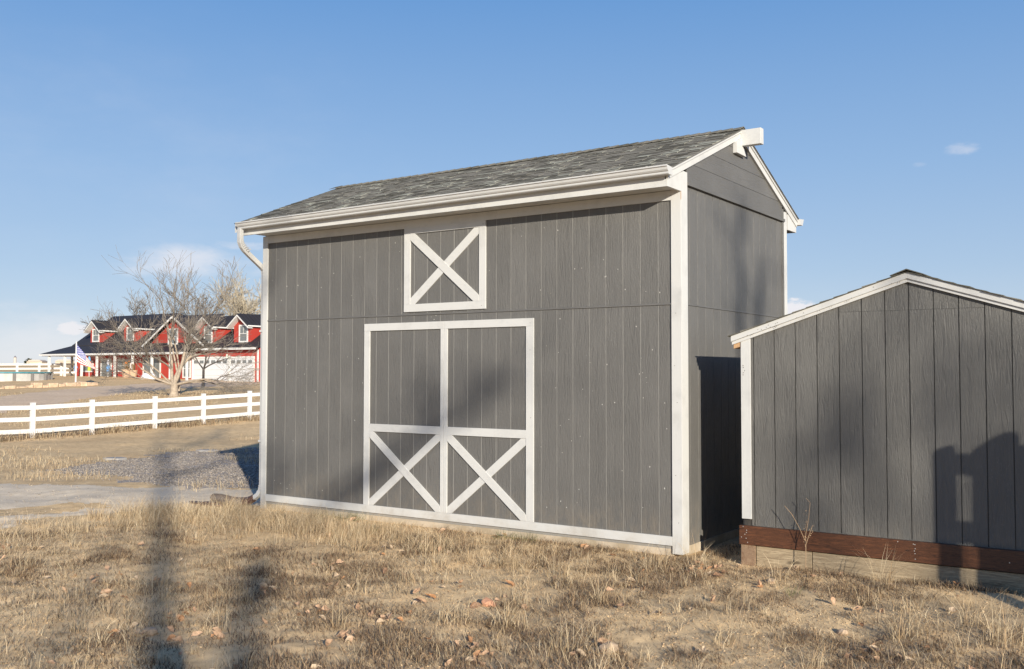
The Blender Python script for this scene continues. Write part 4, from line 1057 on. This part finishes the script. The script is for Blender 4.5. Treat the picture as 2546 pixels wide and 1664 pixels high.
lg = MB().tube([(4.95, -9.93, -.4), (4.95, -9.93, 1.9), (4.95, -9.93, 2.12)], [.13, .12, .08], n=12).build('added_shadow_post', M['caster_wood'])  # added behind the camera to cast the shadow of a standing person
tag(lg, 'added unseen upright standing in for a person to cast the shadow', 'post')

# ------------------------------------------------------------------ loose stones on the gravel
def rand_in(poly, n, rng):
    p = np.array(poly); lo, hi = p.min(0), p.max(0); out = []
    tot = 0
    while tot < n:
        q = lo + rng.random((n*3, 2))*(hi-lo); q = q[inpoly(q[:, 0], q[:, 1], poly)]; out.append(q); tot += len(q)
    return np.concatenate(out)[:n]
def stones_mesh(name, xy, size, cols, rng, sink=.25):
    n = len(xy); z = gzv(xy[:, 0], xy[:, 1])
    base = np.array([(1,0,0),(0,1,0),(-1,0,0),(0,-1,0),(0,0,1),(.0,0,-1)], float)
    tri = np.array([(0,1,4),(1,2,4),(2,3,4),(3,0,4),(1,0,5),(2,1,5),(3,2,5),(0,3,5)])
    v = base[None]*(.7+.6*rng.random((n, 6, 1))) + rng.normal(0, .12, (n, 6, 3))
    sc = size[0]*(size[1]/size[0])**rng.random(n); s3 = np.stack([sc, sc*(.6+.4*rng.random(n)), sc*(.4+.35*rng.random(n))], 1)
    v = v*s3[:, None, :]; a = rng.random(n)*6.283; ca_, sa_ = np.cos(a)[:, None], np.sin(a)[:, None]
    x = v[..., 0]*ca_-v[..., 1]*sa_; y = v[..., 0]*sa_+v[..., 1]*ca_
    v = np.stack([x+xy[:, 0:1], y+xy[:, 1:2], v[..., 2]+z[:, None]+s3[:, 2:3]*(.5-sink)], -1)
    c = np.array(cols)[rng.integers(0, len(cols), n)]*(.75+.5*rng.random((n, 1)))
    return np_mesh(name, v.reshape(-1, 3), tris=(tri[None]+np.arange(n)[:, None, None]*6).reshape(-1, 3), mat=M['stone'], col=np.repeat(c, 6, 0))
xy = rand_in(GRAVEL, 30000, RNG); w = np.hypot(xy[:, 0]+8.5, xy[:, 1]-2); xy = xy[RNG.random(len(xy)) < np.clip(1.25-w/16, .25, 1)]
xy = np.concatenate([xy, rand_in([(-15.2, 1.6), (-18, 5.3), (-19.4, 9.2), (-18, 11), (-7.6, 2.6), (-8.6, 1.2), (-13, 1.3)], 2600, RNG)])
o = link('gravel_stones', stones_mesh('gravel_stones', xy, (.009, .026), [(.30, .265, .235), (.24, .21, .185), (.35, .31, .27), (.18, .158, .14), (.32, .27, .225)], RNG))
o['kind'] = 'stuff'
xy = rand_in(TRACK, 1200, RNG)
o = link('track_stones', stones_mesh('track_stones', xy, (.007, .018), [(.36, .30, .24), (.30, .25, .20), (.40, .34, .27)], RNG)); o['kind'] = 'stuff'
slabs = [((-18.5, 8.85), .30, 'pale broken concrete slab lying on the crest of the gravel'), ((-17.2, 5.1), .25, 'low flat gray slab half buried at the gravel edge, further left')]
M['conc'] = flat_mat('pale_concrete_slab', (.33, .31, .29), .9, .08)
for (x, y), s_, lb in slabs:
    z = gz(x, y); mb = MB()
    mb.prism([(x-s_, y-.18), (x-.3*s_, y-.22), (x+s_, y-.10), (x+.8*s_, y+.18), (x-.2*s_, y+.22), (x-.9*s_, y+.12)], 'z', z-.05, z+.06)
    tag(mb.build('concrete_slab', M['conc'], bevel=.015), lb, 'slab', 'slabs at the gravel edge')

# ------------------------------------------------------------------ dry grass, weeds, litter
def cone_pts(n, rng, dmin, dmax, bias=1.0):
    """random ground points in the view wedge and a little beyond it, by distance from the camera"""
    a = np.radians(rng.uniform(-70, 4, n)); r = dmin+(dmax-dmin)*rng.random(n)**bias
    return CAMP[0]+r*np.sin(a), CAMP[1]+r*np.cos(a)
def blades(name, px, py, h, w, az, lean, col, rng, curve=1.0, mat='grass', seg=3, zoff=-.01):
    n = len(px); z = gzv(px, py)+zoff; T_ = np.linspace(0, 1, seg+1)
    ux, uy = np.cos(az), np.sin(az); wd = az+np.pi/2+rng.normal(0, .8, n); wx_, wy_ = np.cos(wd), np.sin(wd)
    V = []; C = []
    kink = rng.normal(0, .25, n)
    for i, t in enumerate(T_):
        a = lean*(t**(1+.6*curve)); hz = h*t*np.cos(np.minimum(lean*t*.8, 1.45)); ho = h*t*np.sin(np.minimum(a+.12*lean, 1.5))
        sx_ = kink*h*t*t*.5
        cx_, cy_, cz_ = px+ux*ho+wx_*sx_, py+uy*ho+wy_*sx_, z+hz
        ww = w*(1-.75*t)*.5
        if i < seg:
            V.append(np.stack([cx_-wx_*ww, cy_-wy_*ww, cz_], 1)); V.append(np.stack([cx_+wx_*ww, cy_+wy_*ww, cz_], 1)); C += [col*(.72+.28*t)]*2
        else: V.append(np.stack([cx_, cy_, cz_], 1)); C.append(col)
    k = 2*seg+1; V = np.stack(V, 1).reshape(-1, 3); C = np.stack(C, 1).reshape(-1, 3)
    b = (np.arange(n)*k)[:, None]
    q = np.concatenate([b+np.array([[2*i, 2*i+1, 2*i+3, 2*i+2]]) for i in range(seg-1)]) if seg > 1 else None
    t_ = b+np.array([[2*seg-2, 2*seg-1, 2*seg]])
    return np_mesh(name, V, quads=q, tris=t_, mat=M[mat], col=np.clip(C, 0, 1))
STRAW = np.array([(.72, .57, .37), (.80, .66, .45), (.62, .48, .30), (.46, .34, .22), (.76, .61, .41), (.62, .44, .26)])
BROWN = np.array([(.19, .125, .080), (.26, .175, .11), (.11, .075, .05), (.22, .16, .115), (.38, .265, .16)])
GREENS = np.array([(.20, .21, .10), (.27, .26, .12), (.15, .17, .085)])
def free(x, y):
    """grass grows here: in front of the sheds, right of the track"""
    blk = ((y > -.035) & (x > -6.25) & (x < .06)) | ((y > -.05) & (x > .56))
    left = x < (-7.35 + .25*np.sin(y*3.1) + .35*(fbm(x*2, y*2, 2)-.5))
    return ~blk & ~left & (y < 1.0)
def clumps(n, rng, bx, by, rad):
    a = rng.random(n)*6.283; r = rad*rng.random(n)**.6
    return bx+np.cos(a)*r, by+np.sin(a)*r, a
XS, YS, HS, WS, AZS, LS_, CS = [], [], [], [], [], [], []
def put(x, y, h, w, az, ln, c):
    k = free(x, y)
    XS.append(x[k]); YS.append(y[k]); HS.append(h[k]); WS.append(w[k]); AZS.append(az[k]); LS_.append(ln[k]); CS.append(c[k])
def pick(cols, n, rng, j=.18): return cols[rng.integers(0, len(cols), n)]*(1+rng.normal(0, j, (n, 1)))
# 1 tufts scattered in the wedge
rng = RNG
cxs, cys = cone_pts(6400, rng, 4.6, 15.5, .8)
dens = fbm(cxs*.75+3, cys*.75+8, 3)
band = np.exp(-((cys+1.15)/.62)**2)*np.clip((-cxs-1.6)/3.2, .12, .9)        # tall strip along the left part of the barn
leftb = (cxs < -5.6) & (cys < 0)
keep = free(cxs, cys) & (rng.random(len(cxs)) < np.clip((dens-.45)*3.0, 0.03, .6)*.62 + band*.85 + leftb*.35)
for bx, by, bd, lf in zip(cxs[keep], cys[keep], band[keep], leftb[keep]):
    n = int(rng.uniform(7, 26)*(1+1.4*bd)); x, y, a = clumps(n, rng, bx, by, rng.uniform(.03, .12)*(1+bd))
    hh = rng.uniform(.07, .17)*(1+.75*bd+.35*lf)*(.4 if (bx < -6.0 and by > -1.1) or by > -.55 else 1); tilt = rng.normal(0, .22)
    put(x, y, hh*rng.uniform(.45, 1.35, n), rng.uniform(.0028, .0056, n), a*.6+rng.normal(.3, .8, n), np.abs(rng.normal(.6, .5, n))+.08, pick(STRAW, n, rng))
# 2 the tall tufts that stand out in the foreground
TUFTS = [(2.05, -.42, .34, 46), (1.15, -.5, .20, 26), (-1.55, -3.0, .20, 40), (-.27, -3.35, .26, 60), (.05, -3.15, .27, 60), (.30, -2.2, .24, 50), (2.89, -1.35, .30, 46), (3.12, -1.70, .34, 60),
         (2.55, -1.9, .28, 46), (.8, -3.5, .28, 60), (.15, -1.25, .2, 36), (-.5, -1.5, .22, 50), (-1.2, -1.35, .25, 60), (-1.7, -1.75, .24, 50), (-2.2, -1.3, .22, 60), (-.05, -.55, .26, 40), (.32, -.35, .30, 26),
         (-2.9, -1.6, .22, 50), (-3.5, -1.0, .25, 70), (-4.3, -.9, .28, 80), (-5.0, -.8, .30, 90), (-5.7, -.95, .27, 70), (-6.3, -1.0, .20, 60), (-6.7, -1.2, .22, 50), (-6.9, -1.5, .30, 80), (-6.5, -1.7, .3, 60),
         (-7.0, -1.9, .32, 60), (-6.2, -2.1, .26, 50), (-6.25, -.25, .16, 40), (-6.8, -.5, .13, 20), (-5.6, -1.8, .25, 40), (-4.8, -2.1, .22, 40), (-5.3, -2.9, .2, 30), (-2.6, -4.6, .17, 30), (-1.6, -4.4, .17, 30),
         (-.9, -3.9, .19, 40), (1.6, -2.75, .22, 40), (2.2, -2.9, .2, 30), (1.2, -1.5, .18, 26), (3.4, -2.2, .25, 46), (-3.3, -2.9, .16, 30), (-4.2, -3.2, .16, 26)]
for bx, by, hh, n in TUFTS:
    n = int(n*1.15); x, y, a = clumps(n, rng, bx, by, .07+.10*rng.random()); az = np.where(rng.random(n) < .5, a, rng.normal(.5, .7, n))
    put(x, y, hh*rng.uniform(.4, 1.25, n), rng.uniform(.0032, .0062, n), az, np.abs(rng.normal(.6, .5, n))+.06, pick(STRAW, n, rng, .14))
# 3 thin cover and blades lying flat
x, y = cone_pts(90000, rng, 4.4, 13.5, .75); d = fbm(x*1.5+30, y*1.5, 3); k = rng.random(len(x)) < np.clip((d-.41)*3.6, .05, .9)*.62
x, y = x[k], y[k]; n = len(x)
put(x, y, rng.uniform(.03, .11, n), rng.uniform(.0026, .005, n), rng.random(n)*6.28, np.abs(rng.normal(1.1, .35, n)), pick(STRAW, n, rng, .22))
# 3b thatch: broken straw lying flat, thicker where the grass is
n = 88000; x, y = cone_pts(n, rng, 4.4, 12.8, .8); d = fbm(x*1.1+31, y*1.1+4, 4); k = (rng.random(n) < np.clip((d-.36)*3.4, .12, .95)) & free(x, y); x, y = x[k], y[k]; n = len(x)
THATCH = np.concatenate([STRAW, STRAW*.7, BROWN*1.6])
thatch = link('straw_thatch', blades('straw_thatch', x, y, rng.uniform(.025, .10, n), rng.uniform(.0025, .0052, n), rng.random(n)*6.28, rng.uniform(1.3, 1.62, n), pick(THATCH, n, rng, .2), rng, seg=2, zoff=.002)); thatch['kind'] = 'stuff'
# 4 dense strip at the foot of the barn
n = 26000; x = rng.uniform(-7.4, -.1, n); y = -.05-np.abs(rng.normal(.55, .55, n)); k = rng.random(n) < np.clip(fbm(x*2.2, y*2.2+5, 3)*2.6-.95, .06, 1)*np.clip((-x+.2)/3.5, .22, .75); x, y = x[k], y[k]; n = len(x)
put(x, y, rng.uniform(.06, .22, n)*np.clip((-x)/4.5+.35, .5, 1.25)*np.where(((x < -6.0) & (y > -1.1)) | (y > -.5), .38, 1), rng.uniform(.0026, .005, n), rng.normal(.4, 1.3, n), np.abs(rng.normal(.6, .4, n)), pick(STRAW, n, rng, .2))
cat = lambda L_: np.concatenate(L_)
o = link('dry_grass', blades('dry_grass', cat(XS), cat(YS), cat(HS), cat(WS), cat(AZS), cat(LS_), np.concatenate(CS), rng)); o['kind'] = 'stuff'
# green tufts at the wall
XS, YS, HS, WS, AZS, LS_, CS = [], [], [], [], [], [], []
for bx, by, n, r_ in ((-4.55, -.22, 260, .30), (-4.3, -.12, 160, .10), (-2.02, -.15, 170, .16), (-1.72, -.16, 120, .14), (-6.2, -.62, 60, .15), (-3.6, -.7, 60, .12), (1.45, -1.0, 40, .07)):
    x, y, a = clumps(n, rng, bx, by, r_); put(x, y, rng.uniform(.05, .15, n), rng.uniform(.0022, .004, n), a+rng.normal(0, .5, n), np.abs(rng.normal(.7, .35, n)), pick(GREENS, n, rng))
o = link('green_grass', blades('green_grass', cat(XS), cat(YS), cat(HS), cat(WS), cat(AZS), cat(LS_), np.concatenate(CS), rng)); o['kind'] = 'stuff'
# brown matted weeds: short twigs in rounded patches
XS, YS, HS, WS, AZS, LS_, CS = [], [], [], [], [], [], []
x, y = cone_pts(290000, rng, 4.4, 12.5, .75); d = fbm(x*1.15+11, y*1.15+2, 4); d2 = fbm(x*4+1, y*4+12, 2)
pm = np.clip((d-.48)*9, .02, 1)*.85*np.clip((d2-.30)*4, .12, 1)
for bx, by, r_ in ((1.45, -.42, .5), (.9, -.95, .5), (-3.4, -2.6, .9), (-2.2, -3.6, .9), (-1.0, -4.2, .7), (-3.0, -.75, .5), (-2.2, -.7, .4), (.7, -3.0, .45), (-4.4, -3.4, .7), (1.9, -2.2, .4), (2.9, -2.1, .4), (-1.7, -4.9, .8), (-3.2, -4.3, .8), (-.2, -4.2, .6), (-2.6, -3.0, .8), (-5.0, -2.2, .6), (.35, -2.9, .4), (1.7, -.55, .35), (2.3, -.6, .3), (-2.6, -1.0, .3), (-1.9, -1.05, .3)):
    pm = np.maximum(pm, np.exp(-((x-bx)**2+(y-by)**2)/(r_*r_*.55))*np.clip((d2-.25)*3, .2, 1))
k = (rng.random(len(x)) < pm) & free(x, y); x, y, pk = x[k], y[k], pm[k]; n = len(x)
XS.append(x); YS.append(y); HS.append(rng.uniform(.02, .095, n)*(.5+.75*pk)); WS.append(rng.uniform(.003, .007, n)); AZS.append(rng.random(n)*6.28); LS_.append(np.abs(rng.normal(.8, .5, n)))
CS.append(pick(BROWN, n, rng, .25))
o = link('weed_mat', blades('weed_mat', cat(XS), cat(YS), cat(HS), cat(WS), cat(AZS), cat(LS_), np.concatenate(CS), rng, curve=.3, mat='weed', seg=2)); o['kind'] = 'stuff'
# seed heads and crumbs: small pale bits lying among the weeds
x, y = cone_pts(42000, rng, 4.4, 12, .75); k = free(x, y) & (fbm(x*2, y*2+4, 3) > .42); xy = np.stack([x[k], y[k]], 1)
o = link('soil_crumbs', stones_mesh('soil_crumbs', xy, (.003, .011), [(.50, .37, .23), (.40, .285, .175), (.56, .42, .27), (.28, .19, .12)], rng, sink=.1)); o['kind'] = 'stuff'
# growth along the white fence and in the far yard
XS, YS, HS, WS, AZS, LS_, CS = [], [], [], [], [], [], []
n = 15000; y = rng.uniform(3.5, 24, n); x = -27.75+rng.normal(.1, .35, n)-.028*(y-8.9); k = rng.random(n) < np.clip(fbm(x*.8, y*1.1, 3)*2.4-.7, .1, 1); x, y = x[k], y[k]; n = len(x)
XS.append(x); YS.append(y); HS.append(rng.uniform(.08, .38, n)); WS.append(rng.uniform(.008, .018, n)); AZS.append(rng.random(n)*6.28); LS_.append(np.abs(rng.normal(.4, .3, n)))
CS.append(np.where(rng.random((n, 1)) < .6, pick(STRAW*.85, n, rng), pick(BROWN*1.2, n, rng)))
n = 26000; a = np.radians(rng.uniform(-66, -46, n)); r = 20+52*rng.random(n); x, y = CAMP[0]+r*np.sin(a), CAMP[1]+r*np.cos(a)
k = (rng.random(n) < np.clip((fbm(x*.22, y*.5, 3)-.45)*5, .0, .9)) & ~inpoly(x, y, DRIVE) & ~inpoly(x, y, GRAVEL) & (np.abs(x+26) > 1.2); x, y = x[k], y[k]; n = len(x); dd_ = np.hypot(x-CAMP[0], y-CAMP[1])
XS.append(x); YS.append(y); HS.append(rng.uniform(.05, .2, n)); WS.append(rng.uniform(.3, .6, n)*dd_/1000); AZS.append(rng.random(n)*6.28); LS_.append(np.abs(rng.normal(.8, .4, n)))
CS.append(pick(STRAW*.9, n, rng))
for bx, by, r_, m_ in ((-13.5, 7.3, 1.4, 900), (-16.3, 2.7, .8, 260), (-17.6, 8.9, .6, 160), (-13.1, 1.25, .9, 260), (-9.0, 1.45, .6, 120), (-16.6, 11.5, 2.2, 700)):
    a = rng.random(m_)*6.28; q = r_*rng.random(m_)**.5; x, y = bx+q*np.cos(a)*1.2, by+q*np.sin(a)
    XS.append(x); YS.append(y); HS.append(rng.uniform(.06, .25, m_)); WS.append(rng.uniform(.005, .010, m_)); AZS.append(rng.random(m_)*6.28); LS_.append(np.abs(rng.normal(.5, .35, m_))); CS.append(pick(STRAW, m_, rng))
o = link('yard_growth', blades('yard_growth', cat(XS), cat(YS), cat(HS), cat(WS), cat(AZS), cat(LS_), np.concatenate(CS), rng, seg=2)); o['kind'] = 'stuff'

# ------------------------------------------------------------------ fallen leaves, stones, weed stalk
def leaf_mesh(seed, L, W, mat):
    r_ = random.Random(seed); prof = [(0, .02), (.12, .62), (.32, 1.0), (.55, .92), (.78, .55), (1.0, .02)]
    vs, fs = [], []; c1, c2 = r_.uniform(.15, .75), r_.uniform(-.5, .9)
    for i, (t, w) in enumerate(prof):
        for s in (-1, -.5, 0, .5, 1):
            xw = s*w*W*.5; vs.append((t*L-L/2, xw*(1-.3*abs(c1)*abs(s)), abs(s)**1.5*w*W*c1*.6 + (t-.5)**2*L*c2*.8 + r_.gauss(0, .0025)))
    for i in range(len(prof)-1):
        for k in range(4): fs.append((i*5+k, i*5+k+1, i*5+k+6, i*5+k+5))
    b = len(vs); vs += [(-L/2, -.001, 0), (-L/2, .001, 0), (-L/2-L*.45, 0, L*.12)]; fs.append((b, b+1, b+2))
    me = bpy.data.meshes.new('fallen_leaf'); me.from_pydata(vs, [], fs); me.materials.append(mat); me.update(); return me
def leafmat(nm, c):
    m, n, l, b = new_mat(nm); g = noise(n, l, posmap(n, l, (1, 1, 1)), 55, 3, .6)
    cc = mixc(n, l, ramp(n, l, g, [(.35, 0.0), (.7, 1.0)]), [x*.72 for x in c], [min(1, x*1.15) for x in c])
    l.new(cc, b.inputs['Base Color']); b.inputs['Roughness'].default_value = .65
    t = n.new('ShaderNodeBsdfTranslucent'); l.new(cc, t.inputs[0]); mx = n.new('ShaderNodeMixShader'); mx.inputs[0].default_value = .3
    l.new(b.outputs[0], mx.inputs[1]); l.new(t.outputs[0], mx.inputs[2]); l.new(mx.outputs[0], n['Material Output'].inputs[0]); return m
LM = [leafmat('leaf_tan', (.64, .42, .27)), leafmat('leaf_orange', (.56, .30, .15)), leafmat('leaf_pale', (.68, .52, .36)), leafmat('leaf_brown', (.34, .20, .12))]
LL = ['dry tan curled leaf fallen among the grass', 'dry orange curled leaf fallen among the grass', 'dry pale cream leaf fallen among the grass', 'dry dark brown leaf fallen among the grass']
protos = [[leaf_mesh(10*k+j, (.075, .06, .095)[j], (.055, .048, .06)[j], LM[k]) for j in range(3)] for k in range(4)]
# heaps of leaves seen in the photograph first, then single ones
spots = [(-3.2, -3.77, 3), (-.39, -2.75, 1), (-1.71, -3.11, 3), (2.4, -2.35, 6), (-.9, -3.0, 4), (-2.1, -3.4, 5), (-1.1, -2.4, 4), (-4.25, -.1, 7), (-2.2, -.12, 4), (.42, -.42, 6), (.62, -.6, 4), (-2.5, -2.4, 5), (-1.4, -4.6, 6),
         (-.6, -4.2, 6), (.2, -3.8, 5), (.95, -3.15, 3), (-3.0, -4.4, 5), (-2.0, -4.9, 6), (1.3, -.75, 2), (1.25, -.2, 2), (-2.9, -.25, 3), (-1.0, -.25, 3), (.75, -2.4, 3), (1.9, -1.2, 2)]
pts = []
for bx, by, n in spots:
    for _ in range(n): pts.append((bx+rs.gauss(0, .10), by+rs.gauss(0, .10)))
for bx, by, n in ((-.7, -3.5, 9), (-2.2, -4.3, 9), (2.5, -2.2, 7), (.45, -.5, 9), (-3.8, -3.9, 7), (.4, -4.0, 8), (-1.4, -3.7, 7)):
    for _ in range(n): pts.append((bx+rs.gauss(0, .16), by+rs.gauss(0, .13)))
while len(pts) < 280:
    a = math.radians(rs.uniform(-64, -6)); r = rs.uniform(4.9, 12); x, y = CAMP[0]+r*math.sin(a), CAMP[1]+r*math.cos(a)
    if bool(free(np.array([x]), np.array([y]))[0]): pts.append((x, y))
for i, (x, y) in enumerate(pts):
    if not bool(free(np.array([x]), np.array([y]))[0]): continue
    k = rs.choices([0, 1, 2, 3], [46, 15, 27, 12])[0]; o = link('fallen_leaf', protos[k][rs.randrange(3)])
    o.location = (x, y, gz(x, y)+rs.uniform(.008, .035)); o.rotation_euler = (rs.gauss(0, .5), rs.gauss(0, .5), rs.random()*6.28)
    s_ = rs.uniform(.6, 1.15); o.scale = (s_, s_, s_)
    if y > -.75 and x < -.1: place = 'at the foot of the tall barn wall'
    elif x > .3 and y > -1.0: place = 'before the brown beam of the shed'
    elif x > 1.2: place = 'in the right foreground'
    elif x > -.9: place = 'in the right half of the middle foreground'
    elif x > -2.6: place = 'in the lower middle of the foreground' if y < -2.6 else 'halfway to the barn, straight before the double doors'
    elif x > -4.6: place = 'in the left foreground' if y < -2.0 else 'halfway to the barn, left of the double doors'
    else: place = 'in the tall grass at the far left'
    tag(o, ('small', 'smallest', 'large')[protos[k].index(o.data)]+' dry '+('tan', 'orange', 'pale cream', 'dark brown')[k]+' leaf '+place, 'leaf', ('small', 'tiny', 'large')[protos[k].index(o.data)]+' '+('tan', 'orange', 'pale', 'brown')[k]+' leaves '+place)
M['rock'] = flat_mat('pale_rock', (.46, .34, .235), .85, .15, sc=18); M['rock2'] = flat_mat('pink_rock', (.50, .26, .16), .85, .15, sc=18)
def rock(x, y, s_, mat, lb, seed):
    r_ = random.Random(seed); import bmesh
    bm = bmesh.new(); bmesh.ops.create_icosphere(bm, subdivisions=2, radius=1)
    for v in bm.verts: v.co = Vector((v.co.x*s_*1.0, v.co.y*s_*.8, v.co.z*s_*.62))*(1+r_.gauss(0, .10))
    me = bpy.data.meshes.new('rock'); bm.to_mesh(me); bm.free(); me.materials.append(mat)
    o = link('rock', me); o.location = (x, y, gz(x, y)+s_*.22); o.rotation_euler = (0, .3, r_.random()*6); tag(o, lb, 'rock')
rock(-.39, -2.75, .062, M['rock2'], 'pinkish rock in the middle of the foreground grass', 1)
rock(2.11, -1.88, .050, M['rock'], 'pale rounded rock at the lower right, under the shed', 2)
rock(.99, -3.32, .072, M['rock'], 'largest pale rock at the bottom edge, right of the middle', 3)
rock(-1.9, -4.75, .062, M['rock'], 'tan rock at the bottom edge inside the dark shade', 4)
rock(1.15, -.68, .05, M['rock'], 'small cream rock below the brown beam of the shed', 5)
rock(-2.7, -.9, .035, M['rock'], 'tiny pale rock lying in the brown weeds before the double doors', 6)
st = empty('weed_stalk', (1.285, -.13, gz(1.285, -.13)), 'tall dry weed stalk with seed tufts in front of the brown beam', 'weed')
M['stalk'] = flat_mat('dry_stalk', (.38, .26, .16), .9, .15)
part(MB().tube([(0, 0, -.02), (.005, 0, .2), (.0, .01, .36), (.02, .01, .48)], [.004, .0035, .003, .0015], n=5), 'stem', M['stalk'], st)
part(MB().tube([(.0, 0, .27), (-.05, 0, .38), (-.12, 0, .50), (-.19, 0, .575)], [.003, .0025, .0025, .002], n=4), 'branch', M['stalk'], st)
part(MB().tube([(.0, 0, .30), (.03, 0, .45), (.05, 0, .62), (.01, 0, .66)], [.003, .0025, .002, .002], n=4), 'branch', M['stalk'], st)
part(MB().tube([(.0, 0, .22), (.04, -.01, .33), (.07, -.01, .41)], [.004, .003, .002], n=4), 'branch', M['stalk'], st)
mb = MB()
for k in range(70):
    t = rs.random(); b_ = rs.choice([(0, .22+.2*t), (.03+.04*t, .30+.12*t), (.01, .25+.3*t)]); c_ = Vector((b_[0]+rs.gauss(0, .008), rs.gauss(0, .006), b_[1]))
    s_ = rs.uniform(.002, .005); mb.add([c_+Vector((rs.gauss(0, s_), rs.gauss(0, s_), rs.gauss(0, s_))) for _ in range(4)], [(0, 1, 2), (0, 2, 3), (0, 3, 1), (1, 3, 2)])
part(mb, 'seeds', M['stalk'], st)
